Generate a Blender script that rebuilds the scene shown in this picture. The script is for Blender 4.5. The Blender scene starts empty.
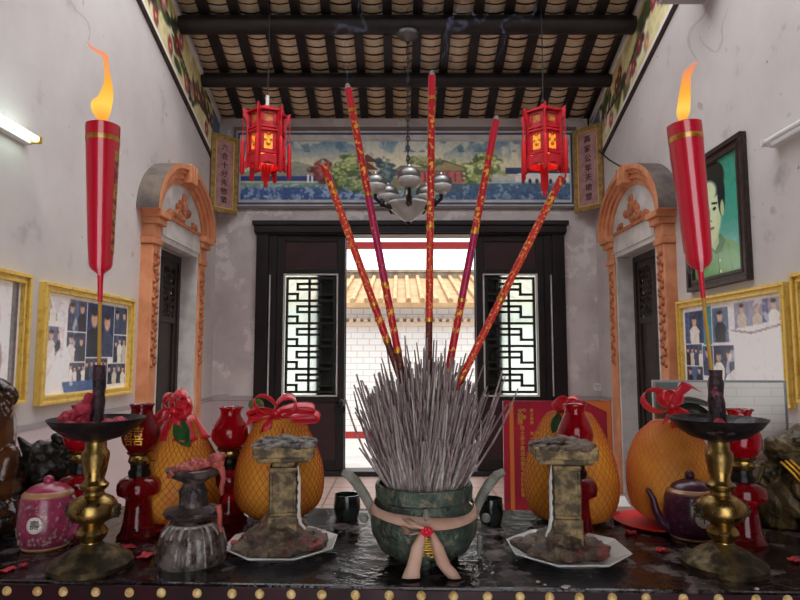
import bpy, math, random
import numpy as np
from mathutils import Vector, Matrix, noise as mnoise
random.seed(7)
PI = math.pi
sin, cos = math.sin, math.cos
scene = bpy.context.scene
COL = scene.collection

# ------------------------------------------------------------------ camera
CAMZ = 1.45
F = 600.0
TILT = math.atan(55/600)
CT, ST = cos(TILT), sin(TILT)
cam_d = bpy.data.cameras.new('camera'); cam_d.lens = 27.0; cam_d.sensor_width = 36.0
cam_d.clip_start = 0.02
cam = bpy.data.objects.new('camera', cam_d); COL.objects.link(cam)
cam.location = (0, 0, CAMZ); cam.rotation_euler = (PI/2 + TILT, 0, 0)
scene.camera = cam

def P(px, py, Y):
    """world point on the sight line of a photograph point, at world distance Y"""
    u, v = (px-400)/F, (300-py)/F
    t = Y/(CT - v*ST)
    return Vector((u*t, Y, CAMZ + t*(v*CT + ST)))
def S(px, py, Y):
    v = (300-py)/F
    return Y/(CT - v*ST)/F          # metres per photograph pixel there
ZT = 1.13                            # altar top
def TB(px, py):
    """point on the altar top"""
    v = (300-py)/F
    t = (ZT-CAMZ)/(v*CT+ST)
    return Vector(((px-400)/F*t, t*(CT-v*ST), ZT))

# ------------------------------------------------------------------ materials
def lin(c):
    def f(x):
        x /= 255.0
        return x/12.92 if x <= .04045 else ((x+.055)/1.055)**2.4
    return (f(c[0]), f(c[1]), f(c[2]), 1.0)
MATS = {}
def mat(name, col, rough=.5, metal=0.0, col2=None, ns=8, thr=(.4, .6), bump=0, bs=40, trans=0,
        emis=None, es=0, coat=0, rnd=0, rough2=None, col3=None, ns3=30, thr3=(.55, .65), spec=.5, ior=1.45, sss=0):
    m = bpy.data.materials.new(name); m.use_nodes = True
    nt = m.node_tree; N = nt.nodes; L = nt.links
    b = N['Principled BSDF']
    b.inputs['Base Color'].default_value = lin(col)
    b.inputs['Roughness'].default_value = rough
    b.inputs['Metallic'].default_value = metal
    b.inputs['Specular IOR Level'].default_value = spec
    b.inputs['IOR'].default_value = ior
    if trans: b.inputs['Transmission Weight'].default_value = trans
    if coat: b.inputs['Coat Weight'].default_value = coat; b.inputs['Coat Roughness'].default_value = .08
    if sss:
        b.inputs['Subsurface Weight'].default_value = sss
        b.inputs['Subsurface Radius'].default_value = (.01, .004, .002)
    if emis:
        b.inputs['Emission Color'].default_value = lin(emis); b.inputs['Emission Strength'].default_value = es
    tc = N.new('ShaderNodeTexCoord')
    out = None
    def noise(scale, detail=5, rough_=.6):
        n = N.new('ShaderNodeTexNoise'); n.inputs['Scale'].default_value = scale
        n.inputs['Detail'].default_value = detail; n.inputs['Roughness'].default_value = rough_
        L.new(tc.outputs['Object'], n.inputs['Vector']); return n
    if col2:
        n = noise(ns); mr = N.new('ShaderNodeMapRange')
        mr.inputs['From Min'].default_value = thr[0]; mr.inputs['From Max'].default_value = thr[1]
        L.new(n.outputs['Fac'], mr.inputs['Value'])
        mx = N.new('ShaderNodeMix'); mx.data_type = 'RGBA'
        mx.inputs['A'].default_value = lin(col); mx.inputs['B'].default_value = lin(col2)
        L.new(mr.outputs['Result'], mx.inputs['Factor']); out = mx.outputs['Result']
        if rough2 is not None:
            m2 = N.new('ShaderNodeMapRange'); m2.inputs['To Min'].default_value = rough; m2.inputs['To Max'].default_value = rough2
            L.new(mr.outputs['Result'], m2.inputs['Value']); L.new(m2.outputs['Result'], b.inputs['Roughness'])
    if col3:
        n = noise(ns3, 4); mr = N.new('ShaderNodeMapRange')
        mr.inputs['From Min'].default_value = thr3[0]; mr.inputs['From Max'].default_value = thr3[1]
        L.new(n.outputs['Fac'], mr.inputs['Value'])
        mx = N.new('ShaderNodeMix'); mx.data_type = 'RGBA'
        mx.inputs['A'].default_value = lin(col); mx.inputs['B'].default_value = lin(col3)
        if out: L.new(out, mx.inputs['A'])
        L.new(mr.outputs['Result'], mx.inputs['Factor']); out = mx.outputs['Result']
    if rnd:
        oi = N.new('ShaderNodeObjectInfo'); hs = N.new('ShaderNodeHueSaturation')
        hs.inputs['Color'].default_value = lin(col)
        if out: L.new(out, hs.inputs['Color'])
        mr = N.new('ShaderNodeMapRange'); mr.inputs['To Min'].default_value = 1-rnd; mr.inputs['To Max'].default_value = 1+rnd
        L.new(oi.outputs['Random'], mr.inputs['Value']); L.new(mr.outputs['Result'], hs.inputs['Value'])
        out = hs.outputs['Color']
    if out: L.new(out, b.inputs['Base Color'])
    if bump:
        n = noise(bs, 4); bp = N.new('ShaderNodeBump'); bp.inputs['Strength'].default_value = bump
        bp.inputs['Distance'].default_value = .01
        L.new(n.outputs['Fac'], bp.inputs['Height']); L.new(bp.outputs['Normal'], b.inputs['Normal'])
    MATS[name] = m
    return m

def brick_mat(name, c1, c2, mortar, scale, rough=.4, bw=.5, rh=.25, ms=.02, vec='Object', rot=(0, 0, 0), offset=.5):
    m = mat(name, c1, rough); nt = m.node_tree; N = nt.nodes; L = nt.links
    tc = N.new('ShaderNodeTexCoord'); mp = N.new('ShaderNodeMapping'); mp.inputs['Rotation'].default_value = rot
    br = N.new('ShaderNodeTexBrick'); br.offset = offset
    br.inputs['Color1'].default_value = lin(c1); br.inputs['Color2'].default_value = lin(c2)
    br.inputs['Mortar'].default_value = lin(mortar); br.inputs['Scale'].default_value = scale
    br.inputs['Brick Width'].default_value = bw; br.inputs['Row Height'].default_value = rh
    br.inputs['Mortar Size'].default_value = ms
    L.new(tc.outputs[vec], mp.inputs['Vector']); L.new(mp.outputs['Vector'], br.inputs['Vector'])
    L.new(br.outputs['Color'], N['Principled BSDF'].inputs['Base Color'])
    return m

def paint_mat(name, rough=.4, coat=0.0):
    m = mat(name, (200, 200, 200), rough, coat=coat); nt = m.node_tree
    a = nt.nodes.new('ShaderNodeVertexColor'); a.layer_name = 'paint'
    nt.links.new(a.outputs['Color'], nt.nodes['Principled BSDF'].inputs['Base Color'])
    return m

def see_through(name, col, k, kind='diffuse', rough=.1):
    """k = share of light passing straight through"""
    m = bpy.data.materials.new(name); m.use_nodes = True; nt = m.node_tree; N = nt.nodes
    N.remove(N['Principled BSDF'])
    t = N.new('ShaderNodeBsdfTransparent'); mx = N.new('ShaderNodeMixShader'); mx.inputs[0].default_value = 1-k
    d = N.new({'diffuse': 'ShaderNodeBsdfDiffuse', 'gloss': 'ShaderNodeBsdfGlossy', 'translucent': 'ShaderNodeBsdfTranslucent'}[kind])
    d.inputs[0].default_value = lin(col)
    if kind == 'gloss': d.inputs['Roughness'].default_value = rough
    nt.links.new(t.outputs[0], mx.inputs[1]); nt.links.new(d.outputs[0], mx.inputs[2])
    nt.links.new(mx.outputs[0], N['Material Output'].inputs[0]); return m

def flame_mat():
    m = bpy.data.materials.new('flame'); m.use_nodes = True; nt = m.node_tree; N = nt.nodes; L = nt.links
    N.remove(N['Principled BSDF'])
    tc = N.new('ShaderNodeTexCoord'); sp = N.new('ShaderNodeSeparateXYZ'); L.new(tc.outputs['Generated'], sp.inputs[0])
    r = N.new('ShaderNodeValToRGB'); e = r.color_ramp.elements
    e[0].position = 0; e[0].color = lin((255, 150, 50)); e[1].position = 1; e[1].color = lin((240, 120, 80))
    k = r.color_ramp.elements.new(.2); k.color = lin((255, 205, 90))
    k = r.color_ramp.elements.new(.5); k.color = lin((255, 170, 50))
    L.new(sp.outputs['Z'], r.inputs[0])
    em = N.new('ShaderNodeEmission'); em.inputs[1].default_value = FLAME; L.new(r.outputs[0], em.inputs[0])
    t = N.new('ShaderNodeBsdfTransparent'); mx = N.new('ShaderNodeMixShader')
    r2 = N.new('ShaderNodeValToRGB'); r2.color_ramp.elements[0].color = (.95, .95, .95, 1); r2.color_ramp.elements[1].color = (.45, .45, .45, 1)
    r2.color_ramp.elements[0].position = .3
    L.new(sp.outputs['Z'], r2.inputs[0]); L.new(r2.outputs[0], mx.inputs[0])
    L.new(t.outputs[0], mx.inputs[1]); L.new(em.outputs[0], mx.inputs[2]); L.new(mx.outputs[0], N['Material Output'].inputs[0])
    return m
FLAME = .62

plaster = mat('plaster', (216, 210, 208), .85, col2=(200, 193, 192), ns=1.3, thr=(.35, .7), bump=.1, bs=9, col3=(150, 142, 140), ns3=2.6, thr3=(.62, .85))
def add_specks(m, scale, lo, col):
    nt = m.node_tree; N = nt.nodes; L = nt.links; b = N['Principled BSDF']; src = b.inputs['Base Color'].links[0].from_socket
    tc = N.new('ShaderNodeTexCoord'); n = N.new('ShaderNodeTexNoise'); n.inputs['Scale'].default_value = scale; n.inputs['Detail'].default_value = 2
    L.new(tc.outputs['Object'], n.inputs['Vector']); mr = N.new('ShaderNodeMapRange')
    mr.inputs['From Min'].default_value = lo; mr.inputs['From Max'].default_value = lo+.04; mr.inputs['To Max'].default_value = .8
    L.new(n.outputs['Fac'], mr.inputs['Value']); mx = N.new('ShaderNodeMix'); mx.data_type = 'RGBA'
    L.new(src, mx.inputs['A']); mx.inputs['B'].default_value = lin(col); L.new(mr.outputs['Result'], mx.inputs['Factor']); L.new(mx.outputs['Result'], b.inputs['Base Color'])
add_specks(plaster, 16, .745, (120, 104, 98)); add_specks(plaster, 4.5, .70, (178, 164, 156))
plaster_back = mat('plaster_back', (212, 204, 203), .85, col2=(186, 177, 177), ns=1.7, thr=(.4, .65), bump=.08, bs=9, col3=(222, 216, 215), ns3=4, thr3=(.56, .62))
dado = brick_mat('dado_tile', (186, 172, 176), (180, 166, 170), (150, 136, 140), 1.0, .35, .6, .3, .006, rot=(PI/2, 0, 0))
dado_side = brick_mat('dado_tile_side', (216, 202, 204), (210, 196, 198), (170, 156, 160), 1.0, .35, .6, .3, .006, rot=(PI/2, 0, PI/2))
grey_trim = mat('grey_trim', (172, 166, 168), .7)
white_paint = mat('white_paint', (214, 211, 208), .7, col2=(190, 187, 184), ns=5)
floor_m = brick_mat('floor_tile', (176, 150, 140), (168, 142, 132), (120, 104, 98), 2.0, .4, .5, .5, .02, offset=0)
wood_black = mat('wood_black', (26, 22, 24), .45, col2=(40, 33, 34), ns=6)
wood_door = mat('wood_door', (22, 19, 22), .35, col2=(32, 26, 29), ns=5)
wood_maroon = mat('wood_maroon', (58, 32, 38), .4, col2=(48, 26, 32), ns=5)
wood_brown = mat('wood_brown', (52, 38, 34), .5, col2=(38, 28, 26), ns=8)
tile_under = mat('tile_under', (244, 224, 194), .85, col2=(226, 196, 158), ns=5, thr=(.35, .65), col3=(160, 128, 98), ns3=11, thr3=(.58, .75))
tile_joint_shade = mat('tile_joint_shade', (40, 30, 24), .9)  # step risers: soot at the joints plus shadow put into the colour
lacquer = mat('altar_lacquer', (52, 16, 24), .4, col2=(34, 12, 18), ns=9, rough2=.55, spec=.3)
altar_top_m = mat('altar_top', (34, 25, 28), .10, col2=(104, 92, 90), ns=16, thr=(.5, .66), rough2=.55, col3=(16, 11, 13), ns3=38, thr3=(.48, .6), bump=.3, bs=34)
brass = mat('brass', (168, 138, 80), .26, 1.0, col2=(92, 76, 48), ns=30, thr=(.45, .7), rough2=.5)
brass_old = mat('old_brass', (112, 96, 66), .42, .85, col2=(62, 55, 44), ns=35, thr=(.38, .58), rough2=.7, bump=.3, bs=90)
pillar_m = mat('sooty_gilt', (160, 136, 94), .5, .35, col2=(88, 76, 60), ns=45, thr=(.4, .58), rough2=.7, bump=.4, bs=100)
stud_m = mat('stud_brass', (236, 208, 146), .5, .15, col2=(190, 150, 84), ns=90)
iron_black = mat('black_iron', (24, 20, 22), .4, .3, col2=(52, 40, 44), ns=40, thr=(.5, .7), bump=.3, bs=70)
sooty_wax = mat('sooty_wax', (58, 34, 42), .4, col2=(28, 20, 24), ns=45, bump=.6, bs=90, col3=(140, 60, 78), ns3=60, thr3=(.6, .7))
wax_red = mat('candle_red', (212, 14, 48), .35)
wax_pink = mat('pink_wax', (196, 62, 84), .55, col2=(168, 44, 64), ns=60, bump=.5, bs=90)
wax_coral = mat('coral_wax', (192, 92, 82), .5, col2=(150, 66, 60), ns=60, bump=.5, bs=80)
gold = mat('gold', (226, 174, 62), .35, .7, col2=(170, 116, 36), ns=70)
gilt_frame = mat('gilt_frame', (238, 204, 104), .4, .3, col2=(206, 164, 64), ns=22, thr=(.5, .7), bump=.1, bs=60)
gold_paint = mat('gold_paint', (206, 160, 60), .5, .3)
bamboo = mat('bamboo', (196, 150, 62), .5, .2)
wick_m = mat('wick', (36, 26, 24), .9)
cello = see_through('cellophane', (250, 245, 245), .94, 'gloss', .06)
flame = flame_mat()
red_glass = mat('red_glass', (206, 12, 36), .06, trans=.7, coat=.5, ior=1.3)
red_glass_dark = mat('dark_red_glass', (158, 14, 28), .08, trans=.7, coat=.5, ior=1.3)
burner_black = mat('burner_black', (22, 18, 18), .35, .5)
pomelo_m = mat('pomelo_skin', (236, 164, 50), .5, col2=(222, 142, 46), ns=14, bump=.25, bs=160)
net_m = mat('net', (196, 96, 40), .5, col2=(176, 78, 34), ns=20)
net_pink = mat('net_pale', (226, 130, 84), .5, col2=(206, 104, 62), ns=20)
ribbon_m = mat('red_ribbon', (206, 22, 40), .3, coat=.3, col2=(226, 50, 66), ns=14)
leaf_m = mat('leaf', (52, 104, 44), .4, col2=(34, 76, 34), ns=30)
leaf_dark = mat('dark_leaf', (26, 40, 26), .35, col2=(16, 24, 16), ns=30)
red_plastic = mat('red_plastic', (226, 34, 36), .3)
bronze_green = mat('green_bronze', (92, 106, 94), .45, .3, col2=(58, 70, 62), ns=30, thr=(.4, .6), bump=.6, bs=110, col3=(132, 122, 98), ns3=70, thr3=(.54, .66))
bronze_ash = mat('ashy_bronze', (150, 148, 138), .75, col2=(112, 110, 100), ns=30, bump=.4, bs=80)
sash_m = mat('pink_sash', (214, 176, 154), .75, col2=(196, 154, 134), ns=14)
incense_m = mat('burnt_incense', (164, 150, 148), .9, col2=(112, 90, 94), ns=5, thr=(.4, .6), rnd=.4)
incense_w = mat('ashy_incense', (192, 184, 178), .95, col2=(146, 134, 130), ns=6, rnd=.3)
ash_m = mat('ash', (132, 126, 124), .95, bump=.6, bs=60)
joss_red = mat('joss_red', (190, 18, 36), .4, col3=(240, 180, 60), ns3=130, thr3=(.555, .59))
joss_mag = mat('joss_magenta', (172, 20, 76), .35, col2=(150, 36, 150), ns=12, thr=(.55, .65), col3=(240, 150, 70), ns3=140, thr3=(.62, .66))
joss_shade = mat('joss_faded_shade', (92, 30, 28), .55, col3=(146, 88, 50), ns3=200, thr3=(.54, .6))  # lower ends: faded red with the shade put into the colour
joss_plain = mat('joss_plain', (208, 28, 52), .45)
joss_orange = mat('joss_orange', (204, 44, 34), .4, col3=(250, 184, 80), ns3=190, thr3=(.56, .59))
ash_tip = mat('ash_tip', (176, 168, 164), .9)
porcelain = mat('white_porcelain', (222, 224, 222), .2, coat=.4, col2=(204, 204, 200), ns=20)
wax_mess = mat('sooty_wax_mound', (124, 106, 86), .5, col2=(70, 54, 46), ns=34, thr=(.4, .6), bump=.9, bs=70, col3=(140, 66, 58), ns3=26, thr3=(.58, .66))
wax_clear = mat('clear_wax_drips', (134, 122, 118), .15, col2=(70, 50, 44), ns=40, thr=(.42, .6), bump=.7, bs=60, coat=.7, trans=.2)
dark_wax = mat('dark_waxed_metal', (60, 52, 52), .35, .2, col2=(112, 98, 94), ns=40, thr=(.5, .65), bump=.6, bs=70)
teapot_pink = mat('pink_enamel', (158, 52, 88), .3, col2=(128, 42, 74), ns=60, coat=.4, col3=(160, 140, 128), ns3=130, thr3=(.56, .64))
teapot_purple = mat('purple_enamel', (84, 34, 58), .3, col2=(66, 28, 48), ns=60, coat=.4, col3=(108, 70, 88), ns3=130, thr3=(.58, .66))
teapot_lid = mat('lid_pink', (160, 52, 84), .3, coat=.4)
teapot_lid2 = mat('lid_purple', (80, 34, 56), .3, coat=.4)
cream_glaze = mat('cream_glaze', (226, 214, 204), .3, coat=.5)
tan_glaze = mat('tan_band', (176, 128, 92), .35, coat=.4)
ink = mat('ink', (40, 24, 30), .6)
cup_black = mat('black_glaze', (24, 30, 28), .2, coat=.6, col2=(44, 54, 50), ns=25)
orange_plaster = mat('terracotta_paint', (220, 152, 112), .75, col2=(202, 132, 92), ns=6, bump=.1, bs=30)
terra_ornament = mat('terracotta_ornament', (192, 122, 84), .8, col2=(160, 96, 66), ns=20)
soot_grey = mat('sooty_cement', (88, 80, 78), .9, col2=(120, 106, 98), ns=4)
lantern_red = mat('lantern_red', (196, 16, 38), .4, col2=(164, 10, 28), ns=20)
lantern_glow = mat('lantern_window', (255, 150, 50), .5, emis=(255, 140, 40), es=.5, col2=(220, 80, 30), ns=16)
lantern_dull = mat('lantern_upper_panel', (176, 84, 48), .5, col2=(206, 140, 60), ns=30)
tassel_m = mat('tassel', (206, 18, 34), .7)
chrome = mat('dull_chrome', (128, 128, 128), .38, .85)
shade_glass = mat('shade_glass', (214, 214, 212), .2, trans=.5)
tube_on = mat('lit_tube', (240, 255, 246), .5, emis=(226, 255, 240), es=4.5)
tube_off = mat('unlit_tube', (236, 238, 238), .3)
fixture = mat('fixture_white', (220, 222, 222), .4)
sign_red = mat('sign_red', (158, 18, 44), .35, col2=(128, 14, 42), ns=3)
sign_orange = mat('sign_orange', (188, 100, 42), .4)
reflect_board = brick_mat('panel_reflection', (250, 248, 240), (250, 249, 243), (236, 234, 226), 1.0  , .12, .07, .018, .0012, rot=(PI/2, 0, 0))  # reflected wall tiles put into the panel colour as faint lines
reflect_grey = mat('grey_reflection', (136, 152, 150), .15)  # grey-green reflection in the glass, painted as a flat corner patch
frame_dark = mat('dark_frame', (64, 50, 46), .4, col2=(44, 34, 32), ns=30)
alu = mat('aluminium', (196, 202, 204), .3, .6)
beast_dark = mat('dark_bronze', (30, 27, 24), .38, .3, col2=(62, 54, 42), ns=40, thr=(.5, .7), bump=.4, bs=60)
beast_brown = mat('glossy_brown', (92, 52, 24), .22, .1, col2=(26, 16, 12), ns=9, thr=(.42, .6), coat=.3)
beast_gold = mat('gilt_bronze', (92, 74, 42), .4, .4, col2=(44, 36, 26), ns=30, thr=(.42, .62), bump=.4, bs=60)
scrap_m = mat('red_paper', (196, 40, 50), .6, col2=(170, 30, 44), ns=60)
scrap_pale = mat('pale_wax', (190, 176, 172), .4)
ext_tile = brick_mat('outer_wall_tile', (232, 230, 226), (226, 224, 220), (196, 192, 188), 1.0, .4, .22, .11, .008, rot=(PI/2, 0, 0))
ext_cream = mat('outer_cream', (206, 186, 164), .8)
ext_roof = mat('outer_roof_tile', (188, 156, 116), .8, col2=(166, 134, 96), ns=3)
ext_roof_dark = mat('outer_roof_ridge', (150, 138, 120), .8, col2=(120, 108, 96), ns=6)
ext_red = mat('outer_red_band', (150, 34, 34), .6)
ext_ground = mat('courtyard_paving', (222, 218, 212), .7, col2=(206, 202, 196), ns=3)
frost = see_through('lattice_pane', (220, 240, 230), .6, 'translucent')
smoke_m = see_through('smoke', (150, 165, 205), .94, 'diffuse')
smoke_grey = see_through('grey_smoke', (110, 110, 112), .91, 'diffuse')
cable_m = mat('cable', (24, 22, 22), .6)
plastic_white = mat('white_plastic', (218, 218, 214), .4)
paint_matte = paint_mat('painted_mural', .6)
paint_gloss = paint_mat('photo_print', .22, .15)

# ------------------------------------------------------------------ mesh builder
def rotm(rx=0, ry=0, rz=0):
    return Matrix.Rotation(rz, 3, 'Z') @ Matrix.Rotation(ry, 3, 'Y') @ Matrix.Rotation(rx, 3, 'X')
class MB:
    def __init__(s): s.v = []; s.f = []; s.m = []; s.mi = 0
    def addv(s, pts):
        k = len(s.v); s.v += [tuple(p) for p in pts]; return k
    def face(s, idx): s.f.append(tuple(idx)); s.m.append(s.mi)
    def box(s, c, d, r=None):
        c = Vector(c); d = Vector(d)/2; pts = []
        for x in (-1, 1):
            for y in (-1, 1):
                for z in (-1, 1):
                    p = Vector((x*d.x, y*d.y, z*d.z))
                    pts.append(c + (r @ p if r else p))
        k = s.addv(pts)
        for q in ((0, 1, 3, 2), (4, 6, 7, 5), (0, 4, 5, 1), (2, 3, 7, 6), (0, 2, 6, 4), (1, 5, 7, 3)): s.face([k+i for i in q])
        return s
    def box2(s, a, b):
        return s.box([(a[i]+b[i])/2 for i in range(3)], [abs(b[i]-a[i]) for i in range(3)])
    def lathe(s, prof, n=32, c=(0, 0, 0), fn=None, sx=1, sy=1, cap=True, rot=0):
        """prof: (r, z) list; fn(i, angle)->radius factor"""
        c = Vector(c); rings = []
        for i, (r, z) in enumerate(prof):
            if r < 1e-6: rings.append([s.addv([c+Vector((0, 0, z))])])
            else:
                pts = []
                for k in range(n):
                    a = 2*PI*k/n + rot; q = r*(fn(i, a) if fn else 1)
                    pts.append(c+Vector((q*cos(a)*sx, q*sin(a)*sy, z)))
                k0 = s.addv(pts); rings.append([k0+k for k in range(n)])
        for a, b in zip(rings, rings[1:]):
            if len(a) == 1 and len(b) == 1: continue
            for k in range(n):
                k2 = (k+1) % n
                if len(a) == 1: s.face((a[0], b[k2], b[k]))
                elif len(b) == 1: s.face((a[k], a[k2], b[0]))
                else: s.face((a[k], a[k2], b[k2], b[k]))
        if cap:
            if len(rings[0]) > 1: s.face(rings[0][::-1])
            if len(rings[-1]) > 1: s.face(rings[-1])
        return s
    def tube(s, path, r, n=8, cap=True, flat=1.0):
        path = [Vector(p) for p in path]; m = len(path)
        rs = r if isinstance(r, (list, tuple)) else [r]*m
        up = Vector((0, 0, 1)); prev = None; rings = []
        for i, p in enumerate(path):
            t = (path[min(i+1, m-1)] - path[max(i-1, 0)])
            t = t.normalized() if t.length > 1e-9 else Vector((0, 0, 1))
            if prev is None:
                ref = Vector((1, 0, 0)) if abs(t.x) < .9 else Vector((0, 1, 0))
                a = t.cross(ref).normalized()
            else:
                a = (prev - t*prev.dot(t)); a = a.normalized() if a.length > 1e-6 else t.orthogonal().normalized()
            b = t.cross(a); prev = a
            pts = []
            for k in range(n):
                th = 2*PI*k/n
                d = a*cos(th) + b*sin(th)*1.0
                if flat != 1.0: d.y *= flat
                pts.append(p + d*rs[i])
            k0 = s.addv(pts); rings.append(k0)
        for a, b in zip(rings, rings[1:]):
            for k in range(n):
                k2 = (k+1) % n; s.face((a+k, a+k2, b+k2, b+k))
        if cap:
            s.face([rings[0]+k for k in range(n)][::-1]); s.face([rings[-1]+k for k in range(n)])
        return s
    def ell(s, c, r, rot=None, nu=14, nv=9, bump=0, seed=0):
        c = Vector(c); rings = []
        for j in range(nv+1):
            ph = PI*j/nv
            if j in (0, nv): rings.append([s.addv([c + (rot @ Vector((0, 0, r[2]*cos(ph))) if rot else Vector((0, 0, r[2]*cos(ph))))])])
            else:
                pts = []
                for k in range(nu):
                    th = 2*PI*k/nu
                    p = Vector((sin(ph)*cos(th), sin(ph)*sin(th), cos(ph)))
                    q = 1 + (bump*mnoise.noise(p*2.5+Vector((seed*7.1, 0, 0))) if bump else 0)
                    p = Vector((p.x*r[0], p.y*r[1], p.z*r[2]))*q
                    pts.append(c + (rot @ p if rot else p))
                k0 = s.addv(pts); rings.append([k0+k for k in range(nu)])
        for a, b in zip(rings, rings[1:]):
            for k in range(nu):
                k2 = (k+1) % nu
                if len(a) == 1: s.face((a[0], b[k], b[k2]))
                elif len(b) == 1: s.face((a[k], b[0], a[k2]))
                else: s.face((a[k], b[k], b[k2], a[k2]))
        return s
    def prism(s, pts, off):
        """polygon (3-D points) extruded by off"""
        off = Vector(off); n = len(pts); a = s.addv(pts); b = s.addv([Vector(p)+off for p in pts])
        s.face([a+i for i in range(n)][::-1]); s.face([b+i for i in range(n)])
        for i in range(n):
            j = (i+1) % n; s.face((a+i, a+j, b+j, b+i))
        return s
    def grid(s, rows):
        n = len(rows[0]); ks = [s.addv(r) for r in rows]
        for a, b in zip(ks, ks[1:]):
            for i in range(n-1): s.face((a+i, a+i+1, b+i+1, b+i))
        return s
    def frame(s, ax, u0, u1, v0, v1, w, d0, d1):
        """rectangular moulding; ax(u, v, d) -> point"""
        for (a, b, c, d) in ((u0, u1, v0, v0+w), (u0, u1, v1-w, v1), (u0, u0+w, v0+w, v1-w), (u1-w, u1, v0+w, v1-w)):
            pts = [ax(a, c, d0), ax(b, c, d0), ax(b, d, d0), ax(a, d, d0)]
            o = Vector(ax(a, c, d1))-Vector(ax(a, c, d0)); s.prism(pts, o)
        return s
    def obj(s, name, m, parent=None, loc=None, smooth=None, mods=()):
        me = bpy.data.meshes.new(name)
        vs = [Vector(p) for p in s.v]
        if loc is not None: vs = [p-Vector(loc) for p in vs]
        me.from_pydata(vs, [], s.f)
        ms = m if isinstance(m, (list, tuple)) else [m]
        for q in ms: me.materials.append(q)
        if len(ms) > 1: me.polygons.foreach_set('material_index', s.m)
        o = bpy.data.objects.new(name, me); COL.objects.link(o)
        if loc is not None: o.location = loc
        if parent: o.parent = parent
        import bmesh
        bm = bmesh.new(); bm.from_mesh(me); bmesh.ops.recalc_face_normals(bm, faces=bm.faces)
        if smooth:
            for f in bm.faces: f.smooth = True
            lim = smooth if not isinstance(smooth, bool) else math.radians(45)
            for e in bm.edges:
                if len(e.link_faces) == 2 and e.calc_face_angle(0) > lim: e.smooth = False
        bm.to_mesh(me); bm.free()
        for k, a in mods:
            md = o.modifiers.new(k.lower(), k)
            for kk, vv in a.items(): setattr(md, kk, vv)
        return o
BEV = lambda w, n=2: ('BEVEL', dict(width=w, segments=n, limit_method='ANGLE', angle_limit=.6))
SOL = lambda t: ('SOLIDIFY', dict(thickness=t, offset=0))

def tag(o, label, cat, group=None, kind=None):
    o['label'] = label; o['category'] = cat
    if group: o['group'] = group
    if kind: o['kind'] = kind
    return o
def thing(name, label, cat, loc, rz=0, group=None):
    o = bpy.data.objects.new(name, None); COL.objects.link(o)
    o.empty_display_size = .05
    o.location = loc; o.rotation_euler = (0, 0, rz)
    return tag(o, label, cat, group)
def struct(name, mb, m, **k):
    o = mb.obj(name, m, **k); o['kind'] = 'structure'; return o
def sroot(name, loc=(0, 0, 0)):
    o = bpy.data.objects.new(name, None); COL.objects.link(o); o.location = loc; o['kind'] = 'structure'; return o

def text_mesh(body, size):
    cu = bpy.data.curves.new('lettering', 'FONT'); cu.body = body; cu.size = size
    cu.align_x = 'CENTER'; cu.align_y = 'CENTER'; cu.resolution_u = 2; cu.extrude = size*.02
    t = bpy.data.objects.new('lettering', cu); COL.objects.link(t)
    dg = bpy.context.evaluated_depsgraph_get(); me = t.evaluated_get(dg).to_mesh()
    vs = [v.co.copy() for v in me.vertices]; fs = [tuple(p.vertices) for p in me.polygons]
    bpy.data.objects.remove(t)
    return vs, fs
def add_text(mb, body, size, fn):
    """fn(x, y, z) maps lettering coordinates onto the surface"""
    vs, fs = text_mesh(body, size)
    if not vs: return
    k = mb.addv([fn(v.x, v.y, v.z) for v in vs])
    for f in fs: mb.face([k+i for i in f])

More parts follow.
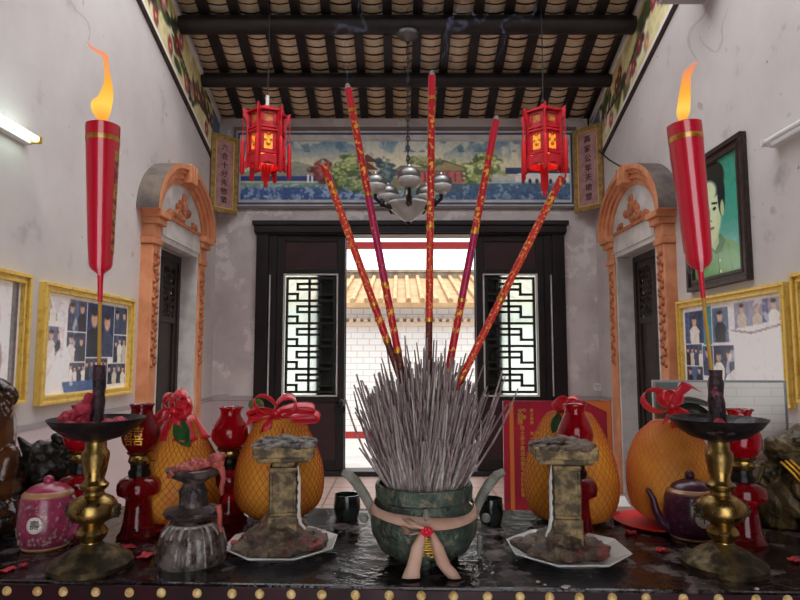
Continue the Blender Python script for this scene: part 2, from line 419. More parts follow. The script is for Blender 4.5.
# ------------------------------------------------------------------ painting canvas
class Canvas:
    def __init__(s, w, h, col):
        s.w, s.h = w, h; s.a = np.zeros((h, w, 3)); s.a[:] = np.array(col, float)
        s.Y, s.X = np.mgrid[0:h, 0:w].astype(float); s.rng = np.random.default_rng(w*h)
    def mix(s, mask, col): s.a += (np.array(col, float)-s.a)*np.clip(mask, 0, 1)[..., None]
    def rect(s, x0, y0, x1, y1, col, k=1): s.mix(((s.X >= x0) & (s.X < x1) & (s.Y >= y0) & (s.Y < y1))*k, col)
    def vgrad(s, y0, y1, c0, c1):
        m = (s.Y >= y0) & (s.Y < y1); t = np.clip((s.Y-y0)/(y1-y0), 0, 1)[..., None]
        s.a = np.where(m[..., None], np.array(c0)*(1-t)+np.array(c1)*t, s.a)
    def ell(s, cx, cy, rx, ry, col, k=1, soft=.25, rot=0):
        dx, dy = s.X-cx, s.Y-cy
        u, v = dx*cos(rot)+dy*sin(rot), -dx*sin(rot)+dy*cos(rot)
        d = np.sqrt((u/rx)**2+(v/ry)**2); s.mix(np.clip((1+soft/2-d)/soft, 0, 1)*k, col)
    def poly(s, pts, col, k=1):
        ins = np.zeros((s.h, s.w), bool); n = len(pts)
        for i in range(n):
            (x0, y0), (x1, y1) = pts[i], pts[(i+1) % n]
            if y0 == y1: continue
            c = ((s.Y >= min(y0, y1)) & (s.Y < max(y0, y1)) & (s.X < x0+(s.Y-y0)*(x1-x0)/(y1-y0))); ins ^= c
        s.mix(ins*k, col)
    def line(s, pts, w, col, k=1):
        for (x0, y0), (x1, y1) in zip(pts, pts[1:]):
            L2 = (x1-x0)**2+(y1-y0)**2+1e-9
            t = np.clip(((s.X-x0)*(x1-x0)+(s.Y-y0)*(y1-y0))/L2, 0, 1)
            d = np.hypot(s.X-x0-t*(x1-x0), s.Y-y0-t*(y1-y0)); s.mix((d < w/2+.3)*k, col)
    def nz(s, sc):
        g = s.rng.random((int(s.h/sc)+3, int(s.w/sc)+3)); fy, fx = s.Y/sc, s.X/sc
        iy, ix = fy.astype(int), fx.astype(int); ty, tx = fy-iy, fx-ix
        return (g[iy, ix]*(1-tx)+g[iy, ix+1]*tx)*(1-ty)+(g[iy+1, ix]*(1-tx)+g[iy+1, ix+1]*tx)*ty
    def grain(s, sc, amt): s.a += ((s.nz(sc)-.5)*2*amt)[..., None]
    def blotch(s, sc, lo, col, k=1, mask=None):
        m = np.clip((s.nz(sc)*.6+s.nz(sc/2.3)*.4-lo)/.08, 0, 1)*k
        if mask is not None: m = m*mask
        s.mix(m, col)
    def obj(s, name, fn, m, parent=None, gain=1.0):
        """fn(u, v) -> point, u left to right, v top to bottom, in 0..1"""
        me = bpy.data.meshes.new(name); w, h = s.w, s.h
        vs = [fn(i/(w-1), j/(h-1)) for j in range(h) for i in range(w)]
        fs = [(j*w+i, j*w+i+1, (j+1)*w+i+1, (j+1)*w+i) for j in range(h-1) for i in range(w-1)]
        me.from_pydata(vs, [], fs); me.materials.append(m)
        a = np.clip(s.a*gain, 0, 255)/255; a = np.where(a <= .04045, a/12.92, ((a+.055)/1.055)**2.4)
        at = me.color_attributes.new('paint', 'FLOAT_COLOR', 'POINT')
        at.data.foreach_set('color', np.concatenate([a.reshape(-1, 3), np.ones((w*h, 1))], 1).astype(np.float32).ravel())
        o = bpy.data.objects.new(name, me); COL.objects.link(o)
        if parent: o.parent = parent
        return o

# ================================================================== SETTING
XL, XR, YB, YF = -2.30, 2.45, 7.40, -1.0
EAVE, SLOPE = 4.45, .37
RIDGE = (YB+YF)/2
ADDED_WELL0, ADDED_WELL1 = 1.7, 5.5           # unseen roof opening, added to let daylight into the hall
def zr(y): return EAVE + SLOPE*((YB-y) if y > RIDGE else (y-YF))
A0, A1, AH = 5.45, 6.45, 2.50       # the arched side doorways
TH = .32                             # wall thickness

fl = MB(); fl.box2((XL-TH, YF, -.1), (XR+TH, YB+.3, 0)); struct('floor', fl, floor_m)
def side_wall(name, x, sgn):
    w = MB(); x2 = x + sgn*TH
    def pane(pts): w.prism([(x, y, z) for y, z in pts], (sgn*TH, 0, 0))
    pane([(YF, 0), (A0, 0), (A0, zr(A0)), (RIDGE, zr(RIDGE)), (YF, zr(YF))])
    pane([(A0, AH), (A1, AH), (A1, zr(A1)), (A0, zr(A0))])
    pane([(A1, 0), (YB, 0), (YB, zr(YB)), (A1, zr(A1))])
    return struct(name, w, plaster)
side_wall('wall_left', XL, -1); side_wall('wall_right', XR, 1)
DX0, DX1, DZ = -1.78, 2.04, 3.11     # main doorway
bw = MB()
bw.box2((XL-TH, YB, 0), (DX0, YB+.3, EAVE)); bw.box2((DX1, YB, 0), (XR+TH, YB+.3, EAVE)); bw.box2((DX0, YB, DZ), (DX1, YB+.3, EAVE))
struct('wall_back', bw, plaster_back)
rw = MB(); rw.box2((XL-TH, YF-.3, 0), (-.6, YF, EAVE)); rw.box2((.75, YF-.3, 0), (XR+TH, YF, EAVE)); rw.box2((-.6, YF-.3, 2.6), (.75, YF, EAVE))  # unseen wall behind camera; doorway added for daylight, darkened to cut bounce
struct('wall_front', rw, wood_maroon)
# dado panels
for nm, pieces, m in (('baseboard_left', [((XL, YF, 0), (XL+.012, A0-.26, 1.0)), ((XL, 6.78, 0), (XL+.012, YB, .93))], dado_side),
                      ('baseboard_right', [((XR-.012, YF, 0), (XR, A0-.26, 1.0)), ((XR-.012, 6.78, 0), (XR, YB, .93))], dado_side),
                      ('baseboard_back', [((XL, YB-.012, 0), (DX0-.02, YB, .93)), ((DX1+.02, YB-.012, 0), (XR, YB, .93))], dado)):
    b = MB()
    for a, c in pieces: b.box2(a, c)
    o = struct(nm, b, m)
    c = MB()
    for a, d in pieces: c.box2((a[0]-.006, a[1]-.002, d[2]-.01), (d[0]+.006, d[1]+.002, d[2]+.025))
    c.obj('cap_moulding', grey_trim, o)
# raised panel outlines on the back wall
tp = MB()
for x0, x1 in ((-2.24, -2.09), (2.30, 2.42)):
    tp.frame(lambda u, v, d: (u, YB-d, v), x0, x1, .97, 1.74, .02, 0, .008)
struct('trim_1', tp, plaster_back)

# roof: rafters, purlins, tiles seen from below
ceil = sroot('ceiling')
RX = []
x = XL - .06
while x < XR + .2: RX.append(x); x += .318
SL = math.atan(SLOPE)
def slope_box(y0, y1, xa, xb, dz0, dz1, mb):
    pts = [(xa, y0, zr(y0)+dz0), (xa, y1, zr(y1)+dz0), (xa, y1, zr(y1)+dz1), (xa, y0, zr(y0)+dz1)]
    mb.prism(pts, (xb-xa, 0, 0))
for x in RX:
    for y0, y1 in ((ADDED_WELL1, YB+.1), (YF, ADDED_WELL0)):
        m = MB()
        if y1 > YB: pts = [(y0, zr(y0)), (y1, EAVE-SLOPE*.1)]
        else: pts = [(y0, zr(y0)), (y1, zr(y1-1e-6))]
        (ya, za), (yb, zb) = pts
        m.prism([(x-.048, ya, za), (x-.048, yb, zb), (x-.048, yb, zb+.09), (x-.048, ya, za+.09)], (.096, 0, 0))
        m.obj('rafter', wood_black, ceil)
for y in (6.70, 5.97, 5.56, 1.6, 1.0, .3, -.4):
    m = MB(); q_ = .098 if 5.8 < y < 6 else .082; z = zr(y)-q_
    m.tube([(XL, y, z), (XR, y, z)], q_, 16); m.obj('purlin', wood_black, ceil, smooth=True)
tl = MB()
TLN = .10
for xa, xb in zip(RX, RX[1:]):
    for lo, hi in ((ADDED_WELL1-.1, YB+.35), (YF-.3, ADDED_WELL0+.1)):
        n = int((hi-lo)/TLN); 
        for k in range(n):
            y0 = lo + (hi-lo)*k/n; y1 = lo + (hi-lo)*(k+1)/n
            def zz(y): return EAVE + SLOPE*((YB-y) if lo > RIDGE else (y-YF)) + .10
            j = random.uniform(-.008, .008); js = random.uniform(.0, .006)
            up, dn = (y0, y1) if lo > RIDGE else (y1, y0)
            r0, r1, r2 = [], [], []
            for i in range(6):
                t = i/5; xx = xa+.02 + (xb-xa-.04)*t; sag = -.035*(1-(2*t-1)**2)
                r0.append((xx, dn+j, zz(dn)+sag+.006)); r1.append((xx, up+j, zz(up)+sag-.007-js)); r2.append((xx, up+j, zz(up)+sag+.012))
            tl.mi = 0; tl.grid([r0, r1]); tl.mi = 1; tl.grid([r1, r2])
tl.obj('tile_lining', [tile_under, tile_joint_shade], ceil)
dk = MB()
for lo, hi in ((ADDED_WELL1-.1, YB+.4), (YF-.3, ADDED_WELL0+.1)):
    za, zb = (zr(ADDED_WELL1-.1), EAVE-.4*SLOPE) if lo > RIDGE else (EAVE-.3*SLOPE, zr(ADDED_WELL0+.1))
    dk.prism([(XL-TH, lo, za+.13), (XL-TH, hi, zb+.13), (XL-TH, hi, zb+.22), (XL-TH, lo, za+.22)], (XR-XL+2*TH, 0, 0))
dk.obj('roof_covering', ext_roof_dark, ceil)

# main door: frame, fixed leaves with lattice, folded leaves behind
d1 = sroot('door_1', ((DX0+DX1)/2, YB, 0)); dl = d1.location.copy()
def W(mb, name, m, par=d1, **k): # parts given in world coordinates under a root at dl
    mb.v = [tuple(Vector(p)-dl) for p in mb.v]; return mb.obj(name, m, par, **k)
OX0, OX1 = P(345, 300, YB).x, P(476, 300, YB).x
m = MB(); yf = YB-.06
m.box2((DX0-.02, yf, 2.94), (DX1+.02, YB+.2, DZ)); m.box2((DX0-.05, yf-.05, 3.05), (DX1+.05, YB, DZ))
m.box2((DX0-.025, yf-.03, 2.96), (DX1+.025, YB, 3.05))
m.box2((DX0, yf, 0), (DX0+.15, YB+.2, 2.94)); m.box2((DX1-.15, yf, 0), (DX1, YB+.2, 2.94)); m.box2((DX0, yf, 0), (DX1, YB+.2, .06))
W(m, 'frame', wood_door, mods=[BEV(.008)])
def lattice(mb, x0, x1, z0, z1, y):
    w = .03
    nz = 10; H = (z1-z0)/nz; Wd = x1-x0
    def hb(a, b, z): mb.box2((x0+a*Wd-w/2, y-.02, z-w/2), (x0+b*Wd+w/2, y+.02, z+w/2))
    def vb(a, za, zb): mb.box2((x0+a*Wd-w/2, y-.019, za-w/2), (x0+a*Wd+w/2, y+.019, zb+w/2))
    vb(.47, z0, z1)
    for k in range(nz):
        b = z0+k*H
        if k % 2 == 0:
            hb(0, 1, b); vb(.22, b, b+H*.6); hb(0, .22, b+.6*H); hb(.72, 1, b+.55*H); vb(.72, b+.55*H, b+1.5*H)
        else:
            hb(.22, .72, b); vb(.22, b, b+H*.5); hb(.22, .47, b+.5*H); hb(.47, .72, b+.5*H)
    hb(0, 1, z1); vb(0, z0, z1); vb(1, z0, z1)
def leaf(x0, x1, yy, lit0, lit1, par):
    zt, zl = 2.78, 1.02
    lf = MB()
    m = lf; m.box2((x0, yy-.03, .06), (x0+.10, yy+.03, 2.94)); m.box2((x1-.10, yy-.03, .06), (x1, yy+.03, 2.94))
    m.box2((x0+.1, yy-.03, 2.86), (x1-.1, yy+.03, 2.94)); m.box2((x0+.1, yy-.03, 2.44), (x1-.1, yy+.03, 2.52))
    m.box2((x0+.1, yy-.03, .88), (x1-.1, yy+.03, .96)); m.box2((x0+.1, yy-.03, .06), (x1-.1, yy+.03, .2))
    root = W(m, 'leaf', wood_door, par, mods=[BEV(.006)])
    p = MB(); p.box2((x0+.1, yy-.012, 2.52), (x1-.1, yy+.012, 2.86)); p.box2((x0+.1, yy-.012, .2), (x1-.1, yy+.012, .88))
    W(p, 'panel', wood_maroon, root)
    l = MB(); lattice(l, x0+.13, x1-.13, 1.0, 2.40, yy); W(l, 'lattice', wood_door, root)
    g = MB(); g.box2((x0+.1, yy+.022, .96), (x1-.1, yy+.028, 2.44)); W(g, 'pane', frost, root)
    b = MB(); b.frame(lambda u, v, d: (u, yy-d, v), x0+.085, x1-.085, .945, 2.455, .018, .03, .036); W(b, 'pale_beading', white_paint, root)
    return root
xl0, xl1 = P(273, 300, YB).x, OX0
xr0, xr1 = OX1, P(545, 300, YB).x
lw = .78
leaf(DX0+.15+.10, OX0, YB+.02, 0, 0, d1)
leaf(OX1, DX1-.15-.10, YB+.02, 0, 0, d1)
for a, b, bead in ((DX0+.15, DX0+.25, DX0+.17), (DX1-.25, DX1-.15, DX1-.17)):
    m = MB(); m.box2((a, YB-.02, .06), (b, YB+.05, 2.94)); s_ = W(m, 'side_post', wood_door)
    m = MB(); m.box2((bead-.008, YB-.028, .95), (bead+.008, YB-.02, 2.44)); W(m, 'pale_beading', white_paint, s_)
# opened inner leaves folded back against the fixed ones (solid boards behind the inner third)
for a, b in ((OX0-.36, OX0+.01), (OX1-.01, OX1+.33)):
    m = MB(); m.box2((a, YB+.06, .06), (b, YB+.12, 2.94)); m.box2((a+.06, YB+.052, 1.0), (b-.06, YB+.06, 2.4))
    fl_ = W(m, 'folded_leaf', wood_door, mods=[BEV(.006)])
    if a < 0:
        h = MB(); c = P(340, 405, YB-.05)
        for k in range(13):
            a0 = 2*PI*k/12; a1 = 2*PI*(k+1)/12
            if k < 12: h.tube([c+Vector((.06*cos(a0), -.02, .06*sin(a0)-.05)), c+Vector((.06*cos(a1), -.02, .06*sin(a1)-.05))], .012, 6)
        h.ell(c+Vector((0, .01, .02)), (.05, .04, .06))
        W(h, 'ring_handle', iron_black, fl_, smooth=True)

# arched side doorways
def arch_door(name, x, sgn):
    """sgn: +1 room lies towards +X of the wall"""
    r = sroot(name, (x, (A0+A1)/2, 0)); o = r.location.copy()
    def WW(mb, nm, m, par=r, **k):
        mb.v = [tuple(Vector(p)-o) for p in mb.v]; return mb.obj(nm, m, par, **k)
    X = lambda d: x + sgn*d
    for (a, b) in ((A0-.21, A0-.02), (A1+.02, A1+.25)):
        m = MB(); m.box2((X(-.02), a+.02, 0), (X(.11), b-.01, 2.44)); m.box2((X(-.02), a, 0), (X(.13), b, .35))
        pl = WW(m, 'pilaster', orange_plaster, mods=[BEV(.012)])
        c = MB()
        for z0, z1, e, d in ((2.44, 2.50, .015, .13), (2.50, 2.62, .0, .12), (2.62, 2.68, .02, .16), (2.68, 2.74, .035, .19)):
            c.box2((X(-.02), a-e+.02, z0), (X(d), b+e-.01, z1))
        WW(c, 'capital', orange_plaster, r, mods=[BEV(.01)])
        g = MB(); yy = (a+b)/2; 
        for k in range(14):
            z = 2.36-k*.075
            g.ell((X(.115), yy+(.02 if k % 2 else -.02), z), (.02, .035, .03), nu=8, nv=5); g.ell((X(.115), yy-(.04 if k % 2 else -.04), z-.03), (.014, .02, .02), nu=8, nv=5)
        WW(g, 'carved_vine', terra_ornament, r, smooth=True)
    cy, cz = (A0+A1)/2, 2.73; N_ = 40; KE = .74
    def ring(mb, r0, r1, d0, d1, k=1.0):
        pa, pb = [], []
        for i in range(N_+1):
            t = PI*i/N_
            pa.append((cy-cos(t)*r0, cz+sin(t)*r0*k)); pb.append((cy-cos(t)*r1, cz+sin(t)*r1*k))
        ra = mb.addv([(X(d0), *p) for p in pa]); rb = mb.addv([(X(d0), *p) for p in pb])
        fa = mb.addv([(X(d1), *p) for p in pa]); fb = mb.addv([(X(d1), *p) for p in pb])
        for i in range(N_):
            mb.face((fa+i, fa+i+1, fb+i+1, fb+i)); mb.mi = 1; mb.face((rb+i, rb+i+1, fb+i+1, fb+i)); mb.mi = 0; mb.face((ra+i, ra+i+1, fa+i+1, fa+i))
        for i in (0, N_): mb.face((ra+i, rb+i, fb+i, fa+i))
    m = MB(); ring(m, .57, .64, .02, .125, KE); ring(m, .64, .71, .02, .15, KE); ring(m, .71, .76, .02, .175, KE); m.m = [0]*len(m.m)
    ar = WW(m, 'archivolt', orange_plaster, smooth=True)
    m = MB(); ring(m, .76, .82, -.02, .20, KE); WW(m, 'outer_moulding', [orange_plaster, soot_grey], ar, smooth=True)
    m = MB()
    for k in (-1, 0, 1): m.box((X(.11), cy+k*.07, cz+.53), (.23, .05, .19), rotm(-k*.12))
    WW(m, 'keystone', orange_plaster, ar, mods=[BEV(.01)])
    m = MB(); pts = [(X(-.02), cy-cos(PI*i/24)*.585, cz+sin(PI*i/24)*.585*KE) for i in range(25)]; m.prism(pts, (sgn*.125, 0, 0)); WW(m, 'tympanum', white_paint)
    m = MB(); m.box2((X(-.02), A0-.02, 2.55), (X(.118), A1+.02, 2.73)); m.box2((X(-.02), A0-.02, AH), (X(.105), A1+.02, 2.55)); WW(m, 'lintel', white_paint)
    m = MB(); m.box2((X(-TH+.02), A0-.02, 0), (X(.10), A0+.012, AH)); WW(m, 'jamb', white_paint)
    m = MB(); m.box2((X(-TH+.02), A1-.012, 0), (X(.10), A1+.02, AH)); WW(m, 'jamb', white_paint)
    m = MB(); rs = random.Random(4)
    m.box2((X(.09), A0+.02, 2.73), (X(.135), A1-.02, 2.765))
    for k in range(34):
        t = rs.uniform(-1, 1); h = (1-abs(t))**1.2*.24; z = cz+.05+rs.random()*h
        m.ell((X(.112), cy+t*.38, z), (.03, rs.uniform(.03, .055), rs.uniform(.022, .045)), rotm(rs.uniform(-1, 1)), 8, 6)
    m.ell((X(.112), cy, cz+.285), (.03, .035, .06)); m.ell((X(.115), cy, cz+.21), (.035, .06, .07))
    WW(m, 'foliage_relief', terra_ornament, smooth=True)
    # dark leaves at the back of the reveal
    xb = X(-.13)
    m = MB(); m.frame(lambda u, v, d: (xb+sgn*d, u, v), A0, A1, 0.0, AH, .07, 0, .06); WW(m, 'frame', wood_brown)
    for k in range(2):
        ya = A0+.07+k*.43; yb = ya+.425
        m = MB(); m.frame(lambda u, v, d: (xb+sgn*d, u, v), ya, yb, .05, AH-.07, .06, .01, .045)
        m.box2((xb+sgn*.015, ya+.06, .1), (xb+sgn*.025, yb-.06, 1.80)); m.box2((xb+sgn*.01, ya+.06, 1.78), (xb+sgn*.045, yb-.06, 1.84))
        m.box2((xb+sgn*.01, ya+.06, .9), (xb+sgn*.04, yb-.06, .96))
        lf = WW(m, 'leaf', wood_brown)
        m = MB(); rs = random.Random(9)
        for i in range(5):
            for j in range(9):
                yy = ya+.06+(yb-ya-.12)*(i+.5)/5; zz_ = 1.86+.56*(j+.5)/9
                a0 = rs.random()*6
                pth = [(xb+sgn*.03, yy+.036*cos(a0+q*.8), zz_+.034*sin(a0+q*.8)) for q in range(6)]
                m.tube(pth, .011, 5)
        WW(m, 'carved_panel', wood_brown, lf, smooth=True)
        m = MB(); m.box2((xb-sgn*.01, ya+.05, 1.84), (xb+sgn*.004, yb-.05, AH-.1)); WW(m, 'backing', wood_black, lf)
arch_door('door_2', XL, 1); arch_door('door_3', XR, -1)

# ------------------------------------------------------------------ outside
g = MB(); g.box2((-9, YB+.3, -.12), (9, 22, -.02)); struct('trim_2', g, ext_ground)
YO = 10.8
eb = thing('building', 'white tiled building with cream tiled roof beyond the open door', 'building', (0, YO, -.02))
m = MB(); m.box2((-7, 0, 0), (7, .3, 2.35)); m.obj('wall', ext_tile, eb)
m = MB(); m.box2((-7, -.02, 0), (7, 0, .12)); m.obj('red_baseboard', ext_red, eb)
m = MB(); m.box2((-7, -.10, 1.98), (7, 0, 2.06)); m.box2((-7, -.14, 2.30), (7, .3, 2.42))
for k in range(110): m.box2((-7+k*.127, -.13, 2.06), (-6.93+k*.127, 0, 2.12))
m.obj('cornice', ext_cream, eb)
m = MB(); hw = 2.9
m.prism([(-7.3, -.35, 2.38), (-7.3, hw, 3.24), (-7.3, hw, 3.12), (-7.3, -.35, 2.30)], (14.6, 0, 0))
for k in range(60):
    x = -7.2+k*.245; m.tube([(x, -.36, 2.42), (x, hw, 3.28)], .045, 8)
m.obj('roof', ext_roof, eb, smooth=True)
m = MB(); m.box2((-7.3, hw-.1, 3.2), (7.3, hw+.15, 3.36)); m.box2((-7.3, hw-.16, 3.35), (7.3, hw+.2, 3.41)); m.obj('ridge', ext_roof_dark, eb)
pc = thing('red_beam', 'red painted beam across the courtyard seen at the top of the doorway', 'beam', (0, 8.9, -.02))
zb = P(400, 244, 8.9).z
m = MB(); m.box2((-3.4, -.07, zb-.05), (3.4, .07, zb+.04)); m.obj('crossbeam', ext_red, pc)
for x in (-3.3, 3.3):
    m = MB(); m.tube([(x, 0, 0), (x, 0, zb-.05)], .08, 12); m.obj('post', ext_red, pc, smooth=True)

# ================================================================== WALL PICTURES
# friezes painted under the roof along both side walls
def frieze(name, x, sgn, label):
    y0, y1 = 3.3, 7.38
    lowz = lambda y: 3.74 + .335*(YB-y)
    w = lambda y: zr(y)-.02-lowz(y)
    r = thing(name, label, 'mural', (x, (y0+y1)/2, 3.7)); o = r.location.copy()
    cv = Canvas(330, 46, (206, 190, 130)); rs = random.Random(3 if sgn > 0 else 5)
    cv.vgrad(0, 46, (196, 182, 124), (212, 204, 160)); cv.blotch(20, .6, (226, 216, 180))
    for k in range(90):
        cx = rs.uniform(14, 300); cy = 23+11*sin(cx*.06)+rs.gauss(0, 5)
        cv.ell(cx, cy, rs.uniform(4, 10), rs.uniform(2, 5), rs.choice([(44, 62, 40), (70, 84, 46), (92, 96, 60), (38, 44, 40)]), .9, .5, rs.uniform(-1, 1))
    cv.line([(10, 30), (70, 18), (120, 28), (190, 16), (250, 28), (310, 18)], 2.5, (70, 48, 40))
    for k in range(22):
        cx = 18+k*13.5+rs.uniform(-4, 4); cy = rs.uniform(12, 34); c = rs.choice([(146, 62, 78), (178, 110, 118), (116, 44, 52), (190, 140, 132)])
        for q in range(6): cv.ell(cx+3.4*cos(q*1.05), cy+4*sin(q*1.05), 2.4, 2.8, tuple(v*rs.uniform(.75, 1.1) for v in c), .9, .6)
        cv.ell(cx, cy, 1.6, 1.8, (222, 176, 110), .7)
    cv.rect(306, 0, 330, 46, (88, 104, 130)); cv.grain(3, 12)
    cv.rect(0, 0, 330, 2, (226, 222, 214)); cv.rect(0, 44, 330, 46, (60, 50, 48)); cv.rect(0, 41, 330, 44, (222, 216, 206))
    def fn(u, v):
        y = (y0+(y1-y0)*u); z = lowz(y)+.03+(w(y)-.08)*(1-v); return Vector((x+sgn*.012, y, z))-o
    cv.obj('painted_panel', fn, paint_matte, r, 1.15)
    for nm, za, zb_, mm, d in (('lower_border', lambda y: lowz(y)-.02, lambda y: lowz(y)+.035, frame_dark, .02), ('upper_border', lambda y: zr(y)-.075, lambda y: zr(y)-.02, white_paint, .04)):
        b = MB(); pts = [Vector((x, y0, za(y0)))-o, Vector((x, y1, za(y1)))-o, Vector((x, y1, zb_(y1)))-o, Vector((x, y0, zb_(y0)))-o]
        b.prism(pts, (sgn*d, 0, 0)); b.obj(nm, mm, r)
frieze('wall_mural', XL, 1, 'sloping painted flower frieze under the roof along the left wall')
frieze('wall_mural', XR, -1, 'sloping painted flower frieze under the roof along the right wall')

# landscape over the main door
y = YB-.03
a, b = P(236, 131, YB), P(576, 207, YB)
bm_ = thing('wall_mural', 'long painted lake landscape panel above the main door', 'mural', ((a.x+b.x)/2, YB, b.z)); o = bm_.location.copy()
m = MB(); m.frame(lambda u, v, d: Vector((u, YB-d, v))-o, a.x, b.x, b.z, a.z, .12, 0, .012); m.obj('white_border', white_paint, bm_)
m = MB(); m.frame(lambda u, v, d: Vector((u, YB-d, v))-o, a.x-.02, b.x+.02, b.z-.03, a.z+.04, .035, 0, .04)
m.obj('grey_moulding', mat('moulding_grey', (112, 104, 104), .6), bm_)
m = MB(); m.frame(lambda u, v, d: Vector((u, YB-d, v))-o, a.x+.03, b.x-.03, b.z+.03, a.z-.03, .024, .012, .018)
m.obj('blue_border', mat('border_blue', (62, 76, 118), .6), bm_)
cv = Canvas(480, 84, (150, 165, 170))
cv.vgrad(0, 34, (92, 122, 142), (196, 188, 160)); cv.vgrad(34, 56, (196, 188, 160), (164, 170, 164))
cv.blotch(22, .52, (214, 204, 178), .6, (cv.Y < 40)*1.0); cv.blotch(16, .62, (70, 100, 124), .7, (cv.Y < 16)*1.0)
for pts in ([(0, 46), (40, 34), (80, 28), (110, 36), (150, 46), (150, 52), (0, 52)], [(20, 50), (70, 38), (100, 34), (130, 46), (130, 54), (20, 54)]):
    cv.poly(pts, (122, 130, 122), .8)
cv.rect(0, 50, 150, 57, (38, 56, 112)); cv.rect(0, 57, 170, 66, (150, 164, 140)); cv.vgrad(66, 84, (70, 96, 140), (34, 52, 122))
cv.blotch(7, .55, (150, 176, 190), .6, (cv.Y > 62)*1.0)
for xx in (98, 104): cv.line([(xx, 48), (xx, 58)], 1.5, (220, 220, 214))
cv.vgrad(60, 84, (110, 128, 120), (58, 84, 116)); cv.rect(0, 66, 170, 84, (44, 66, 128), .7)
cv.blotch(7, .56, (160, 184, 196), .6, (cv.Y > 60)*1.0)
cv.rect(165, 52, 300, 70, (112, 122, 96)); rs = random.Random(1)
cv.rect(228, 42, 330, 60, (170, 92, 92)); cv.poly([(218, 44), (234, 34), (262, 37), (296, 26), (320, 34), (338, 43)], (104, 98, 80)); cv.poly([(224, 42), (240, 36), (262, 38), (296, 29), (318, 36), (332, 42)], (142, 130, 98))
for q in range(9): cv.rect(234+q*11, 45, 237+q*11, 58, (126, 62, 66))
cv.rect(228, 58, 336, 64, (134, 108, 92)); cv.rect(300, 58, 330, 74, (150, 124, 92), .6)
def tree(cx, cy, w, h, dark, mid, light, n=26):
    for k in range(n): cv.ell(cx+rs.gauss(0, w*.45), cy+rs.gauss(0, h*.42), rs.uniform(4, 8), rs.uniform(3, 6), dark, .9, .5)
    for k in range(n): cv.ell(cx-1+rs.gauss(0, w*.42), cy-2+rs.gauss(0, h*.4), rs.uniform(2.5, 5), rs.uniform(2, 4), mid, .9, .5)
    for k in range(n): cv.ell(cx-2+rs.gauss(0, w*.4), cy-4+rs.gauss(0, h*.36), rs.uniform(1.5, 3), rs.uniform(1.2, 2.2), light, .85, .6)
tree(118, 42, 14, 16, (84, 46, 48), (120, 62, 60), (156, 92, 80)); tree(146, 50, 16, 20, (62, 82, 56), (110, 128, 78), (160, 170, 116))
tree(160, 34, 12, 14, (70, 92, 60), (124, 140, 88), (170, 178, 126))
cv.rect(174, 26, 194, 62, (176, 150, 112))
for q in range(3): cv.poly([(166+q, 30+q*11), (184, 18+q*11), (202-q, 30+q*11)], (88, 58, 56)); cv.line([(166+q, 30+q*11), (202-q, 30+q*11)], 1.4, (190, 160, 120))
tree(213, 46, 11, 20, (48, 64, 78), (70, 92, 100), (110, 130, 122)); tree(176, 62, 18, 10, (56, 72, 54), (104, 122, 78), (150, 160, 112))
tree(345, 44, 26, 24, (76, 94, 58), (132, 148, 92), (188, 194, 140), 44); tree(362, 34, 20, 16, (84, 102, 64), (140, 154, 98), (194, 198, 148), 30); tree(268, 30, 26, 7, (80, 92, 66), (120, 128, 88), (156, 160, 116))
cv.rect(408, 46, 470, 50, (232, 230, 222)); cv.rect(400, 50, 478, 58, (214, 214, 206))
for k in range(7): cv.ell(411+k*10, 57, 2.4, 4, (52, 60, 70), 1, .3)
cv.rect(386, 38, 480, 47, (48, 66, 98)); cv.rect(404, 46, 480, 49, (226, 224, 216))
cv.vgrad(62, 84, (92, 116, 132), (36, 62, 108)) if False else None
cv.mix(((cv.X > 300) & (cv.Y > 60))*.75, (54, 80, 116)); cv.blotch(6, .6, (150, 172, 186), .5, ((cv.Y > 60))*1.0); cv.grain(3, 10)
c0, c1 = P(242, 142, YB), P(570, 200, YB)
cv.obj('painting', lambda u, v: Vector((c0.x+(c1.x-c0.x)*u, YB-.016, c0.z+(c1.z-c0.z)*v))-o, paint_matte, bm_, 1.28)

# couplet plaques set across the corners
plum = mat('plaque_plum', (182, 138, 136), .6, col2=(158, 116, 118), ns=8)
plaque_gold = mat('plaque_border', (168, 138, 78), .5, col2=(134, 104, 54), ns=20)
def plaque(chars, p0, p1, ztop, zbot, label):
    d = (p1-p0); wdt = d.length; ang = math.atan2(d.y, d.x)
    r = thing('couplet_plaque', label, 'plaque', (*((p0+p1)/2), zbot), ang, 'couplet plaques beside the landscape mural')
    H_ = ztop-zbot
    m = MB(); m.box((0, 0, H_/2), (wdt, .03, H_)); m.obj('board', plum, r)
    m = MB(); m.frame(lambda u, v, d: (u, -d, v), -wdt/2, wdt/2, 0, H_, .055, .01, .035); m.obj('border', plaque_gold, r)
    m = MB(); m.frame(lambda u, v, d: (u, -d, v), -wdt/2+.055, wdt/2-.055, .055, H_-.055, .01, .015, .028); m.obj('gold_line', gilt_frame, r)
    n = len(chars); st = (H_-.2)/n
    for i, c in enumerate(chars):
        m = MB(); add_text(m, c, st*.82, lambda x, y, z: (x, -.019-z, H_-.1-st*(i+.5)+y)); m.obj('character', ink, r)
plaque('六合十分先物眾', Vector((-2.297, 7.08)), Vector((P(237, 170, 7.33).x, 7.33)), P(227, 136, 7.2).z, P(227, 213, 7.2).z, 'narrow plum couplet plaque in left corner beside the landscape mural')
plaque('高家公年天地眾', Vector((P(575, 170, 7.33).x, 7.33)), Vector((2.44, 7.02)), P(585, 128, 7.2).z, P(585, 211, 7.2).z, 'narrow plum couplet plaque in right corner beside the landscape mural')

